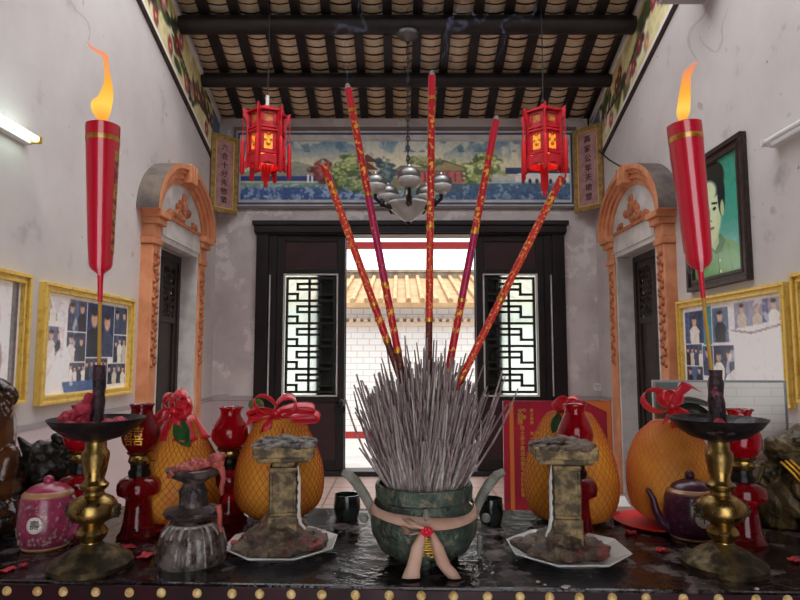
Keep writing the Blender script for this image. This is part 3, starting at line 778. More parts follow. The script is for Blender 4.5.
# framed photographs on the side walls
def photo_frame(x, sgn, y0, y1, z0, z1, cv, label, fm=gilt_frame, fw=.06, group='gilt framed photo boards', name='picture_frame', cat='picture'):
    r = thing(name, label, cat, (x, (y0+y1)/2, z0), 0, group); o = r.location.copy()
    m = MB()
    m.frame(lambda u, v, d: Vector((x+sgn*d, u, v))-o, y0, y1, z0, z1, fw, 0, .03)
    m.frame(lambda u, v, d: Vector((x+sgn*d, u, v))-o, y0, y1, z0, z1, fw*.4, .03, .05)
    m.frame(lambda u, v, d: Vector((x+sgn*d, u, v))-o, y0+fw*.7, y1-fw*.7, z0+fw*.7, z1-fw*.7, fw*.3, .03, .04)
    m.obj('frame', fm, r, mods=[BEV(.004)])
    def fn(u, v):
        # left edge of the print as seen from the room
        yy = (y0+fw-.01)+(y1-y0-2*fw+.02)*(u if sgn > 0 else 1-u)
        return Vector((x+sgn*.012, yy, z1-fw+.01-(z1-z0-2*fw+.02)*v))-o
    cv.obj('print', fn, paint_gloss, r, 1.12)
    m = MB(); m.box2(Vector((x+sgn*.004, y0+.02, z0+.02))-o, Vector((x+sgn*.010, y1-.02, z1-.02))-o); m.obj('backing_board', frame_dark, r)
    return r
def people(cv, x0, y0, x1, y1, rs, bg, n):
    cv.rect(x0, y0, x1, y1, bg); w, h = x1-x0, y1-y0
    for k in range(rs.randrange(3, 6)):
        cv.rect(x0+rs.random()*w*.8, y0, x0+rs.random()*w*.8+4, y1, rs.choice([(46, 60, 110), (90, 110, 150), (36, 38, 60)]), .5)
    for k in range(n):
        cx = x0+w*(k+.5)/n+rs.uniform(-1, 1); hd = min(w/n*.26, h*.12); top = y0+h*rs.uniform(.22, .34)
        c = rs.choice([(226, 222, 212), (30, 32, 46), (200, 190, 176), (60, 66, 96), (220, 214, 206)])
        m = (cv.X >= x0) & (cv.X < x1) & (cv.Y >= y0) & (cv.Y < y1)
        keep = cv.a.copy()
        cv.poly([(cx-hd*.7, top+hd*1.2), (cx+hd*.7, top+hd*1.2), (cx+hd*2, top+hd*2.4), (cx+hd*1.7, y1), (cx-hd*1.7, y1), (cx-hd*2, top+hd*2.4)], c); cv.ell(cx, top, hd*.9, hd*1.3, (206, 166, 140), 1, .4); cv.ell(cx, top-hd*1.0, hd*.95, hd*.55, (44, 38, 40), 1, .5)
        cv.a = np.where(m[..., None], cv.a, keep)
    cv.rect(x0, y0, x1, y0+1, (220, 220, 220)); cv.rect(x0, y0, x0+1, y1, (220, 220, 220))
rs = random.Random(12)
cv = Canvas(150, 92, (226, 222, 224))
people(cv, 34, 4, 66, 34, rs, (60, 72, 118), 2); people(cv, 66, 4, 118, 58, rs, (34, 46, 96), 2); people(cv, 118, 4, 146, 34, rs, (46, 58, 104), 2)
people(cv, 34, 34, 66, 62, rs, (52, 62, 104), 2); people(cv, 66, 58, 108, 80, rs, (96, 84, 104), 5); people(cv, 118, 34, 146, 64, rs, (40, 50, 96), 3)
people(cv, 40, 62, 66, 80, rs, (84, 74, 96), 4); people(cv, 108, 64, 146, 86, rs, (70, 62, 86), 4); cv.rect(30, 80, 108, 90, (52, 82, 140))
people(cv, 4, 30, 30, 58, rs, (150, 140, 150), 2); people(cv, 4, 6, 32, 26, rs, (206, 186, 192), 2)
cv.poly([(0, 0), (40, 0), (32, 20), (34, 46), (42, 56), (40, 66), (28, 74), (34, 90), (0, 92), (4, 72), (26, 48), (18, 20)], (238, 232, 234), .85)
cv.line([(6, 74), (28, 48), (30, 24)], 2, (214, 190, 190), .7); cv.blotch(9, .62, (240, 236, 238), .6, (cv.X < 50)*1.0); cv.grain(2.5, 14)
photo_frame(XL, 1, 3.80, 5.10, 1.13, 1.92, cv, 'gold framed board of group photographs nearest the left archway')
cv = Canvas(150, 92, (232, 224, 226)); people(cv, 6, 6, 60, 44, rs, (210, 190, 196), 3); people(cv, 70, 8, 120, 60, rs, (200, 176, 184), 2)
cv.poly([(88, 0), (128, 0), (136, 40), (120, 92), (80, 92), (104, 60)], (240, 236, 238), .9); cv.ell(112, 28, 14, 18, (214, 176, 178), .7)
cv.ell(120, 62, 10, 16, (122, 84, 84), .6); cv.rect(138, 0, 146, 92, (104, 100, 104)); cv.grain(2.5, 14)
photo_frame(XL, 1, 2.42, 3.66, 1.16, 1.94, cv, 'gold framed faded photo board cut off by the left edge of the photo')
cv = Canvas(150, 92, (222, 220, 226))
people(cv, 4, 6, 40, 42, rs, (44, 62, 120), 1); cv.rect(38, 4, 52, 46, (62, 140, 150)); people(cv, 52, 6, 78, 42, rs, (96, 116, 140), 1); people(cv, 86, 4, 146, 30, rs, (150, 150, 176), 3)
people(cv, 4, 42, 34, 66, rs, (58, 62, 96), 4); people(cv, 34, 44, 52, 76, rs, (70, 84, 140), 1); people(cv, 52, 44, 84, 80, rs, (52, 62, 112), 2); people(cv, 4, 66, 34, 88, rs, (44, 58, 116), 2)
cv.poly([(78, 30), (146, 24), (148, 92), (60, 92), (72, 74), (86, 66), (84, 44)], (234, 232, 234), .92); cv.line([(80, 30), (108, 34), (146, 28)], 1.5, (150, 132, 140), .8)
cv.line([(100, 80), (124, 84), (146, 80)], 1.2, (200, 184, 188)); cv.blotch(10, .6, (240, 238, 240), .6, (cv.X > 70)*1.0); cv.grain(2.5, 14)
photo_frame(XR, -1, 3.74, 5.22, 1.12, 1.91, cv, 'gold framed board of water damaged photographs on the right wall')
cv = Canvas(80, 60, (206, 200, 190)); people(cv, 6, 6, 40, 50, rs, (140, 130, 120), 2); people(cv, 42, 6, 74, 50, rs, (120, 120, 140), 2); cv.grain(2.5, 14)
photo_frame(XR, -1, 2.5, 3.68, 1.16, 1.95, cv, 'gold framed picture cut off by the right edge of the photo')
# portrait
cv = Canvas(110, 130, (40, 140, 116)); cv.vgrad(0, 130, (30, 128, 112), (126, 190, 176)); cv.blotch(40, .5, (56, 160, 130), .5)
cv.poly([(0, 130), (4, 112), (22, 100), (44, 90), (70, 88), (92, 96), (104, 104), (108, 130)], (104, 156, 92)); cv.poly([(40, 92), (54, 84), (66, 84), (74, 92), (64, 104), (50, 104)], (74, 118, 70))
cv.poly([(34, 70), (60, 80), (60, 92), (50, 100), (40, 92)], (176, 196, 150))
cv.ell(43, 54, 25, 37, (196, 212, 166), 1, .12); cv.ell(40, 56, 20, 32, (212, 226, 186), .9, .7); cv.ell(47, 20, 30, 21, (26, 30, 32), 1, .12); cv.ell(69, 40, 8, 24, (26, 30, 32), 1, .15)
cv.ell(38, 33, 21, 14, (208, 222, 182), 1, .3); cv.ell(70, 56, 4, 9, (184, 198, 152), 1, .3)
cv.line([(28, 48), (38, 46)], 2, (50, 56, 46)); cv.line([(48, 46), (59, 48)], 2, (50, 56, 46))
cv.ell(34, 53, 4, 2, (44, 50, 44)); cv.ell(53, 53, 4, 2, (44, 50, 44)); cv.line([(43, 52), (41, 64), (46, 66)], 1.5, (140, 160, 116)); cv.line([(35, 74), (50, 74)], 2.2, (150, 110, 92))
cv.line([(56, 104), (58, 130)], 1.5, (70, 110, 64)); cv.line([(78, 96), (86, 130)], 1, (84, 130, 76)); cv.ell(60, 112, 1.5, 1.5, (220, 226, 200)); cv.ell(61, 124, 1.5, 1.5, (220, 226, 200)); cv.grain(3, 5)
photo_frame(XR, -1, 4.12, 5.0, 1.97, 3.03, cv, 'green tinted portrait of a dark haired man in a high collar, dark frame', frame_dark, .09, None, 'portrait', 'portrait')

# fluorescent tubes
def tube_light(x, sgn, y0, y1, z, m, label):
    r = thing('fluorescent_light', label, 'light', (x, (y0+y1)/2, z)); L_ = y1-y0
    b = MB(); b.box2((-sgn*.004, -L_/2, -.03), (sgn*.05, L_/2, .03)); b.obj('batten', fixture, r, mods=[BEV(.006)])
    b = MB(); b.tube([(sgn*.085, -L_/2+.03, 0), (sgn*.085, L_/2-.03, 0)], .017, 12); b.obj('tube', m, r, smooth=True)
    for s_ in (-1, 1):
        b = MB(); b.box((sgn*.06, s_*(L_/2-.015), 0), (.09, .03, .045)); b.obj('end_cap', gold_paint if m is tube_on else fixture, r, mods=[BEV(.004)])
a = P(43, 143, 3.70)
tube_light(XL, 1, 2.35, 3.58, 2.76, tube_on, 'lit fluorescent tube mounted on the left wall')
tube_light(XR, -1, 2.50, 3.80, 2.82, tube_off, 'unlit fluorescent tube mounted on the right wall')
# grey box at the upper right
bx_ = thing('speaker_box', 'grey box fixed high on the right wall at the top edge of the photo', 'box', (XR, 4.45, P(690, 5, 4.62).z))
m = MB(); m.box2((.003, -.12, 0), (-.36, .17, .34)); m.obj('case', grey_trim, bx_, mods=[BEV(.012)])
m = MB(); m.box2((-.365, -.10, .02), (-.36, .15, .32)); m.obj('front_grille', soot_grey, bx_)
# wall socket and cable
so = P(597, 387, YB); s_ = thing('wall_socket', 'small white wall socket on the back wall beside the right archway', 'socket', (so.x, YB, so.z))
m = MB(); m.box((0, -.012, 0), (.09, .024, .09)); m.obj('plate', plastic_white, s_, mods=[BEV(.004)])
m = MB()
for q in ((-.015, .012), (.015, .012), (0, -.018)): m.box((q[0], -.025, q[1]), (.008, .004, .016))
m.obj('slots', ink, s_)
pts = [P(588, 118, 7.36), P(600, 138, 7.37), P(612, 152, 7.0), P(622, 160, 6.7), P(640, 168, 6.3), P(655, 182, 5.85), P(668, 203, 5.45)]
for p in pts: p.x = min(p.x, XR-.05)
m = MB(); m.tube([p for p in pts], .009, 6)
o = m.obj('cable', cable_m, loc=pts[-1], smooth=True); tag(o, 'black cable drooping down the right wall over the archway', 'cable')

# ================================================================== HANGING THINGS
def lantern(px, ybody0, ybody1, Y, ytip, label, hang):
    top = P(px, ybody0, Y); bot = P(px, ybody1, Y); sc = S(px, (ybody0+ybody1)/2, Y); H_ = top.z-bot.z
    r = thing('palace_lantern', label, 'lantern', (top.x, Y, top.z), .35, 'red palace lanterns')
    R = 18*sc
    def hexr(rr, z, rot=0): return [(rr*cos(PI/3*k+rot), rr*sin(PI/3*k+rot), z) for k in range(6)]
    m = MB()
    for k in range(6):
        a = PI/3*k; 
        for rr, z0, z1, w in ((R, -H_*.98, -H_*.02, .018),):
            m.box((rr*cos(a), rr*sin(a), (z0+z1)/2), (.03, .03, z1-z0), rotm(0, 0, a))
        b_ = PI/3*(k+1)
        for z, rr in ((-.02, R*1.08), (-H_*.34, R), (-H_*.40, R), (-H_*.80, R), (-H_*.97, R*.96)):
            m.tube([(rr*cos(a), rr*sin(a), z), (rr*cos(b_), rr*sin(b_), z)], .014, 6)
        # upturned corner bracket and pierced apron
        m.prism([(R*1.0*cos(a), R*1.0*sin(a), -H_*.02), (R*1.32*cos(a), R*1.32*sin(a), H_*.04), (R*1.30*cos(a), R*1.30*sin(a), -H_*.10), (R*1.12*cos(a), R*1.12*sin(a), -H_*.2), (R*1.0*cos(a), R*1.0*sin(a), -H_*.55)], Vector((-sin(a), cos(a), 0))*.016)
        m.prism([(R*cos(a), R*sin(a), -H_*.78), (R*1.22*cos(a), R*1.22*sin(a), -H_*.98), (R*1.1*cos(a), R*1.1*sin(a), -H_*1.06), (R*.9*cos(a), R*.9*sin(a), -H_)], Vector((-sin(a), cos(a), 0))*.016)
        pa, pb = Vector((R*cos(a), R*sin(a), 0)), Vector((R*cos(b_), R*sin(b_), 0))
        q = [pa+Vector((0, 0, -H_*.86)), pa.lerp(pb, .5)+Vector((0, 0, -H_*.82)), pb+Vector((0, 0, -H_*.86)), pb+Vector((0, 0, -H_*1.03)), pa.lerp(pb, .5)+Vector((0, 0, -H_*.96)), pa+Vector((0, 0, -H_*1.03))]
        m.prism(q, pa.lerp(pb, .5).normalized()*.012)
    m.lathe([(R*1.06, -.01), (R*.7, H_*.05), (R*.2, H_*.12), (0.02, H_*.16)], 6)
    m.obj('frame', lantern_red, r)
    w = MB(); w.lathe([(R*.93, -H_*.40), (R*.93, -H_*.80)], 6, cap=False); w.obj('lit_window', lantern_glow, r)
    w = MB(); w.lathe([(R*.93, -H_*.04), (R*.93, -H_*.33)], 6, cap=False); w.obj('upper_panel', lantern_dull, r)
    for k in range(6):
        a = PI/3*k+PI/6; rr = R*.93*cos(PI/6); w = MB()
        for (dx_, dz_, q_) in ((0, .08, .026), (-.03, .02, .02), (.03, .02, .02), (0, -.02, .024), (-.02, -.08, .016), (.02, -.08, .016)):
            w.ell(((rr+.004)*cos(a)-dx_*sin(a), (rr+.004)*sin(a)+dx_*cos(a), -H_*.60+dz_), (.006, q_, q_), rotm(0, 0, a), 8, 6)
        w.obj('gilt_motif', gold, r)
    w = MB()
    for k in range(6):
        a = PI/3*k+PI/6; rr = R*.94*cos(PI/6)
        for q_ in (-1, 1):
            for z_, hh in ((-.60, .40), (-.18, .30)): w.box((rr*cos(a)-q_*R*.36*sin(a), rr*sin(a)+q_*R*.36*cos(a), H_*z_), (.016, R*.26, H_*hh), rotm(0, 0, a))
        for z_ in (-.07, -.28, -.43, -.77): w.box((rr*cos(a), rr*sin(a), H_*z_), (.016, R*.9, H_*.07), rotm(0, 0, a))
    w.obj('fretwork_panel', lantern_red, r)
    for k in range(6):
        a = PI/3*k; t = MB(); x_, y_ = R*1.28*cos(a), R*1.28*sin(a)
        t.tube([(x_, y_, H_*.02), (x_, y_, -H_*.5)], .005, 5); t.lathe([(0, 0), (.012, -.02), (.018, -.06), (.024, -H_*.62), (.01, -H_*.66)], 8, (x_, y_, -H_*.5))
        t.obj('tassel', tassel_m, r, smooth=True)
    t = MB(); zt_ = P(px, ytip, Y).z-top.z
    for q in (-.03, 0, .03): t.tube([(q, 0, -H_*.95), (q*.7, 0, zt_+abs(q)*2)], [.012, .022], 7)
    t.obj('central_tassel', tassel_m, r, smooth=True)
    c = MB(); zc = zr(Y)-top.z; c.tube([(0, 0, H_*.14), (.01, 0, zc*.5), (0, 0, zc)], .006, 6); c.ell((0, 0, H_*.2), (.02, .02, .03)); c.obj('hanging_wire', cable_m, r)
    if hang:
        c = MB(); c.tube([(.0, -.02, H_*.12), (0, -.02, H_*.30)], .018, 10); c.obj('lamp_socket', plastic_white, r, smooth=True)
    return r
lantern(267, 113, 168, 5.75, 187, 'red palace lantern hanging on the left side of the hall', True)
lantern(543, 113, 168, 5.75, 196, 'red palace lantern hanging on the right side of the hall', False)

# chandelier
CY = 5.97; cc = P(408, 205, CY); cs = S(408, 200, CY)
ch = thing('chandelier', 'grey metal chandelier with glass bowl hanging over the doorway', 'chandelier', (cc.x, CY, cc.z))
ztop = zr(CY)-.196-cc.z
m = MB(); m.tube([(0, 0, .32), (0, 0, ztop-.03)], .006, 6)
k = 0; z = .30
while z < ztop-.05:
    a = 0 if k % 2 else PI/2
    ring = [(cos(a)*.016*cos(q*PI/4), sin(a)*.016*cos(q*PI/4), z+.03+.032*sin(q*PI/4)) for q in range(9)]
    m.tube(ring, .006, 5, cap=False); z += .052; k += 1
m.obj('chain', iron_black, ch, smooth=True)
m = MB(); m.lathe([(0, ztop-.09), (.03, ztop-.085), (.06, ztop-.05), (.11, ztop-.03), (.12, ztop), (0, ztop)], 24); m.obj('ceiling_rose', chrome, ch, smooth=True)
m = MB(); m.lathe([(0, .34), (.03, .33), (.02, .28), (.06, .22), (.03, .16), (.05, .10), (.10, .05), (.08, .02), (.02, 0), (0, 0)], 20)
m.obj('column', chrome, ch, smooth=True)
bw_ = 20*cs
m = MB(); m.lathe([(bw_*1.0, .02), (bw_*1.02, .0), (bw_*.8, -.06), (bw_*.5, -.12), (bw_*.15, -.17), (0, -.18)], 32, fn=lambda i, a: 1+.015*cos(16*a), cap=False); bo = m.obj('glass_bowl', shade_glass, ch, smooth=True, mods=[SOL(.006)])
m = MB(); m.lathe([(0, -.16), (.025, -.17), (.03, -.185), (.012, -.2), (.008, -.24), (0, -.25)], 12); m.obj('finial', iron_black, bo, smooth=True)
for k in range(5):
    a = 2*PI*k/5-PI*.5+.02; R_ = 34*cs; q = lambda r_, z_: (r_*cos(a), r_*sin(a), z_)
    m = MB(); m.tube([q(.05, .05), q(.12, -.02), q(.2, -.05), q(R_*.8, -.02), q(R_, .04), q(R_, .08)], [.016, .02, .018, .016, .018, .02], 8)
    m.ell(q(.2, -.03), (.03, .03, .03)); m.ell(q(R_*.8, .0), (.03, .03, .045))
    ar = m.obj('arm', iron_black, ch, smooth=True)
    m = MB(); m.lathe([(.03, .08), (.085, .11), (.105, .15), (.10, .19)], 20, q(R_, 0)[:2]+(0,), cap=False); m.obj('glass_shade', shade_glass, ar, smooth=True, mods=[SOL(.005)])
    m = MB(); m.lathe([(.108, .18), (.114, .2), (.104, .24), (.07, .272), (.03, .285), (.02, .305), (0, .308)], 20, q(R_, 0)[:2]+(0,)); m.obj('cap', chrome, ar, smooth=True)

# ================================================================== ALTAR
TA = -math.radians(2.3)
e0 = TB(400, 586.5); yfront = e0.y
al = thing('altar_table', 'dark lacquered altar table with a row of brass studs along its front', 'table', (0, yfront, 0), TA)
AW, AD = .86, .425
m = MB(); m.box2((-AW, 0, ZT-.032), (AW, AD, ZT)); m.obj('table_top', altar_top_m, al, mods=[BEV(.004)])
m = MB(); m.box2((-AW-.001, -.0045, ZT-.0335), (AW+.001, .0005, ZT-.0035)); m.obj('front_edge', lacquer, al, mods=[BEV(.0015)])
m = MB(); m.box2((-AW+.004, .003, ZT-.085), (AW-.004, .03, ZT-.032)); m.box2((-AW+.02, .006, ZT-.30), (AW-.02, .03, ZT-.085)); m.box2((-AW+.02, .03, ZT-.26), (-AW+.05, AD-.02, ZT-.032)); m.box2((AW-.05, .03, ZT-.26), (AW-.02, AD-.02, ZT-.032)); m.box2((-AW+.02, AD-.04, ZT-.26), (AW-.02, AD-.02, ZT-.032))
m.obj('apron', lacquer, al, mods=[BEV(.003)])
for sx in (-1, 1):
    for y_ in (.045, AD-.045):
        m = MB(); m.box((sx*(AW-.055), y_, (ZT-.032)/2), (.07, .07, ZT-.032)); m.obj('leg', lacquer, al, mods=[BEV(.006)])
STUDX = [-16, 17, 45, 80, 116, 150, 188, 225, 254, 287, 319, 354, 389, 422, 455, 490, 523, 553, 583, 616, 650, 687, 722, 759, 790, 822]
for px in STUDX:
    x = (px-400)/F*.835/1.04
    m = MB(); zs = P(px, 589.5+(px-20)*.0112+.6, yfront-x*0.04).z
    m.lathe([(0, .0042), (.0035, .0038), (.0058, .0024), (.0067, 0), (0, 0)], 16)
    m.v = [(x+p[0], -.0043-p[2], zs+p[1]) for p in m.v]; m.obj('stud', stud_m, al, smooth=True)

def px_prof(px, Y, pts, zb=ZT):
    """(radius px, photo y) -> (radius m, height above the altar top)"""
    out = []
    for r, y in pts: out.append((r*S(px, y, Y), max(0.0, P(px, y, Y).z-zb)))
    return out

# censer full of incense
CB = TB(424, 566); CYY = CB.y + .045
bx = P(424, 540, CYY).x
cb = thing('incense_burner', 'green bronze incense burner with upright handles and pink ribbon, centre of the altar', 'incense burner', (bx, CYY, ZT))
s0 = S(424, 520, CYY)
zy = lambda y, dx=0: P(424+dx, y, CYY).z-ZT
prof = [(0, .0), (30*s0, .0), (32*s0, .006), (26*s0, .014), (30*s0, .02), (44*s0, zy(546)), (52*s0, zy(530)), (53.5*s0, zy(518)), (50*s0, zy(508)), (45*s0, zy(502)), (45*s0, zy(498)), (48*s0, zy(496)), (49*s0, zy(486)), (48*s0, zy(482)), (45*s0, zy(482)), (43*s0, zy(490)), (42*s0, zy(500)), (0, zy(503))]
m = MB(); m.lathe(prof, 48); m.obj('body', bronze_green, cb, smooth=True)
m = MB(); m.lathe([(0, zy(489)), (42*s0, zy(490)), (43*s0, zy(493)), (0, zy(496))], 32); o = m.obj('ash_bed', ash_m, cb, smooth=True); o['kind'] = 'stuff'
def hp(px, py, dy=0): return Vector((P(px, py, CYY).x-bx, dy, P(px, py, CYY).z-ZT))
for pts in ([(376, 517), (371, 507), (364, 494), (356, 482), (348, 474), (342, 472)], [(472, 518), (477, 506), (483, 494), (489, 484), (497, 475), (504, 471)]):
    m = MB(); m.tube([hp(*p) for p in pts], [.0075, .0075, .008, .0085, .0075, .005], 10); m.obj('handle', bronze_ash, cb, smooth=True)
for px in (364, 486):
    m = MB(); m.ell(hp(px, 518), (.0075, .0075, .0075)); m.obj('ring_knob', bronze_ash, cb, smooth=True)
m = MB(); c_ = hp(480, 536)
m.tube([c_, c_-Vector((0, 0, .012)), c_-Vector((.002, 0, .028))], [.004, .005, .003], 8); m.obj('hanging_ornament', bronze_ash, cb, smooth=True)
# feet
for a in (-PI/2, PI/6, 5*PI/6):
    m = MB(); q = Vector((cos(a)*33*s0, sin(a)*33*s0, 0)); m.tube([q+Vector((0, 0, .03)), q*1.08+Vector((0, 0, .014)), q*1.05+Vector((0, 0, .001))], [.014, .01, .008], 10); m.obj('foot', bronze_green, cb, smooth=True)
# raised gilt character and pale nub on the front
rad = lambda x: -math.sqrt(max(1e-6, (53.5*s0)**2-x*x))
m = MB(); add_text(m, '壽', .034, lambda x, y, z: (x, rad(x)-.002-z+ (.004 if y < -.008 else 0), zy(532)+y)); m.obj('emblem', gold_paint, cb)
m = MB(); m.tube([(0, -47*s0, zy(510)), (0, -52*s0, zy(503)), (0, -51*s0, zy(496))], [.003, .005, .003], 8); m.obj('lug', bronze_ash, cb, smooth=True)
# ribbon
m = MB(); rows = []
for k in range(41):
    a = 2*PI*k/40; w = .0075+.0015*sin(a*3); zc = zy(506)+.006*cos(a+PI/2)*-1+.003*sin(a*2)
    q = 53.5*s0+.0015
    rows.append([(q*cos(a), q*sin(a), zc-w*.8), (q*.97*cos(a), q*.97*sin(a), zc), (q*.92*cos(a), q*.92*sin(a), zc+w)])
m.grid(rows)
yk = -53.5*s0-.004
def tail(pts, ws):
    rows = []
    for (x, y, z), w in zip(pts, ws): rows.append([(x-w, y, z), (x-w*.3, y-.003, z), (x+w*.4, y-.002, z), (x+w, y, z)])
    m.grid(rows)
zk = zy(514)
hx = lambda px: P(px, 540, CYY).x-bx
tail([(-.005, yk-.006, zk), (-.013, yk-.010, zk-.02), (-.018, yk-.008, zk-.045), (-.021, yk-.010, .012), (-.023, yk-.014, .003)], [.005, .009, .010, .011, .013])
tail([(.007, yk-.006, zk), (.016, yk-.010, zk-.02), (.024, yk-.008, zk-.045), (.032, yk-.010, .012), (.040, yk-.012, .002)], [.004, .008, .010, .011, .009])
tail([(-.034, yk+.006, zk+.004), (-.024, yk-.008, zk-.003), (-.012, yk-.009, zk), (-.002, yk-.006, zk)], [.003, .008, .010, .006])
tail([(-.03, yk+.004, zk+.016), (-.018, yk-.009, zk+.010), (-.002, yk-.006, zk+.004)], [.006, .009, .005])
rb = m.obj('ribbon', sash_m, cb, smooth=True, mods=[SOL(.0009)]); rb['label'] = 'pale pink cloth ribbon tied round the burner'
m = MB(); m.ell((0, yk-.008, zk), (.006, .005, .005))
for k in range(7): m.ell((.006*cos(k*.9), yk-.008, zk+.004*sin(k*.9)), (.0045, .003, .0035), rotm(0, k), 8, 6)
m.obj('red_flower', wax_red, rb, smooth=True)

# the five tall decorated joss sticks
Z0 = zy(478)+ZT
rim_c = Vector((bx, CYY, ZT+zy(490)))
def big_joss(tip, ref, dy, segs, label):
    a = P(*tip, CYY+dy); q = P(*ref, CYY+dy*.45)
    d = (a-q).normalized(); base = q + d*((ZT+zy(498)-q.z)/d.z)
    hx_ = Vector((base.x-rim_c.x, base.y-rim_c.y)); 
    L_ = (a-base).length
    r = thing('dragon_incense_stick', label, 'incense stick', base)
    r.rotation_mode = 'QUATERNION'; r.rotation_quaternion = Vector((0, 0, 1)).rotation_difference(d)
    R_ = .0062
    m = MB(); ks = [s[0] for s in segs]; mats = [joss_shade, joss_red, joss_mag, joss_plain, joss_orange]
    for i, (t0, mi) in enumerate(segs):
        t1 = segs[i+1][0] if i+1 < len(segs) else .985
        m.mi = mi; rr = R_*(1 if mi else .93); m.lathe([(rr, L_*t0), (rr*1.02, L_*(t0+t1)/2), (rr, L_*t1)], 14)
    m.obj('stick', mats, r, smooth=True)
    for i, (t0, mi) in enumerate(segs[1:]):
        m = MB(); m.lathe([(R_*1.06, L_*t0-.003), (R_*1.12, L_*t0), (R_*1.06, L_*t0+.003)], 14); m.obj('gold_band', gold, r, smooth=True)
    m = MB(); m.lathe([(R_*.9, L_*.985), (R_*.75, L_*.99), (R_*.5, L_*.997), (0, L_)], 12, fn=lambda i, a: 1+.1*sin(a*5)); m.obj('ash_tip', ash_tip, r, smooth=True)
    return r
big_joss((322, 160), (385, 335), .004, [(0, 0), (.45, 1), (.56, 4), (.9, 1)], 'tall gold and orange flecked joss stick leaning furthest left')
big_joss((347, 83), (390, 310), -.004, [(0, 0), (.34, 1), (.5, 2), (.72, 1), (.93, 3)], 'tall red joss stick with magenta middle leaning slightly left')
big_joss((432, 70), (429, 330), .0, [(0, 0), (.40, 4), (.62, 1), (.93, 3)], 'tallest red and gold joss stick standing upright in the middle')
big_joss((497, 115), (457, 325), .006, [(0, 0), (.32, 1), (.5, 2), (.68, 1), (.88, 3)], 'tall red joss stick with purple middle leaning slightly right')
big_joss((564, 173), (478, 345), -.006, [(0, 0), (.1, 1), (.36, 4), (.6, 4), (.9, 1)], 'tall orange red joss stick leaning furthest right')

# thin burnt sticks: 300 single ones in front and on top, the rest as one bundle
rs = random.Random(21)
STK = []
for q in range(3):
    m = MB(); n = 7; bend = [0, .012, .02][q]
    m.tube([(bend*sin(PI*k/(n-1))*.5, 0, k/(n-1)) for k in range(n)], [.0017, .0018, .0017, .0017, .0016, .0015, .0011], 6)
    me = m.obj('burnt_incense_stick', incense_m if q else incense_w, smooth=True); STK.append(me)
def stick_spec(i, front):
    a = rs.uniform(0, 2*PI); k = math.sqrt(rs.random())
    if front: a = -PI/2 + rs.gauss(0, .95) if i % 3 else rs.uniform(0, 2*PI)
    r0 = k*39*s0
    b = Vector((r0*cos(a), r0*sin(a)*.95, zy(490)+.001))
    short = (rs.random() < .5 and k > .45)
    lean = k*rs.uniform(.22, .50)
    th = rs.uniform(-.18, .18)
    d = Vector((sin(lean)*cos(a+th), sin(lean)*sin(a+th), cos(lean)))
    d += Vector((rs.gauss(0, .10), rs.gauss(0, .10), 0))
    d.normalize()
    L_ = rs.uniform(.05, .11) if short else rs.uniform(.13, .182)*(1.3-.36*k) + rs.random()**4*.05
    return b, d, L_
spec = []
for i in range(300):
    b, d, L_ = stick_spec(i, True)
    src = STK[0] if L_ < .1 else STK[rs.choice([0, 1, 2, 2])]
    o = src if src.get('label') is None else src.copy()
    if o is not src: COL.objects.link(o)
    o.location = Vector((bx, CYY, ZT))+b
    o.rotation_mode = 'QUATERNION'
    from mathutils import Quaternion
    o.rotation_quaternion = Vector((0, 0, 1)).rotation_difference(d) @ Quaternion((0, 0, 1), rs.uniform(0, 6))
    o.scale = (1, 1, L_)
    tag(o, 'thin burnt grey incense stick standing in the green bronze burner', 'incense stick', 'burnt thin incense sticks in the burner')
m = MB()
for i in range(420):
    b, d, L_ = stick_spec(i, False); b = b*.94; b.z = zy(490)+.001
    L_ *= .93
    m.tube([b, b+d*L_*.5, b+d*L_], [.0018, .0018, .0014], 5)
o = m.obj('burnt_incense_bundle', incense_m, loc=None); o.location = (bx, CYY, ZT); tag(o, 'dense bundle of burnt grey incense stubs filling the burner', 'incense sticks', None, 'stuff')

# ------------------------------------------------------------------ candles and brass holders
def brass_holder(px_base, px_dish, ybase, label, dish_label, half, knob_dx=0):
    f = TB(px_base, ybase); Y = f.y + 40*S(px_base, ybase, f.y)*.95
    cx = P(px_base, 560, Y).x
    r = thing('candle_holder', label, 'candle holder', (cx, Y, ZT))
    def pr(l): return px_prof(px_base, Y, l)
    B = pr([(0, 600), (40, 600), (40.5, 566), (37, 562), (31, 556), (22, 549), (13, 545), (10, 542)])
    B[2] = (B[2][0], .008); B[3] = (B[3][0], .013)
    m = MB(); m.lathe(B, 12 if half else 40, rot=PI/12); m.obj('base', brass_old, r, smooth=True)
    m = MB(); m.lathe(pr([(10, 545), (9.5, 541), (13, 537), (15, 532), (13, 528), (10, 525), (12, 522), (20, 518), (23, 510), (22, 503), (18, 498), (10, 494), (9, 491), (13, 487), (13.5, 484), (10, 481), (9, 478), (11, 470), (13, 456), (12.5, 452), (10, 449), (10, 443), (9, 440)]), 36)
    m.obj('stem', brass, r, smooth=True)
    for s_ in (-1, 1):
        k = MB(); c = Vector((s_*22*S(px_base, 510, Y), 0, P(px_base, 510, Y).z-ZT)); k.ell(c, (.006, .011, .011)); 
        for q in range(8): k.ell(c+Vector((s_*.003, .008*cos(q*PI/4), .008*sin(q*PI/4))), (.004, .003, .003), None, 6, 4)
        k.obj('side_boss', brass_old, r, smooth=True)
    m = MB(); m.lathe(px_prof(px_base, Y, [(0, 441), (10, 441), (27, 436), (39, 427), (44.5, 420), (45.5, 418), (44, 418), (36, 427), (24, 432), (0, 433)]), 44); m.obj('drip_dish', iron_black, r, smooth=True)
    return r, Y, cx
hl, HLY, hlx = brass_holder(91, 98, 580, 'tall brass candle holder with black drip dish on the left of the altar', '', True)
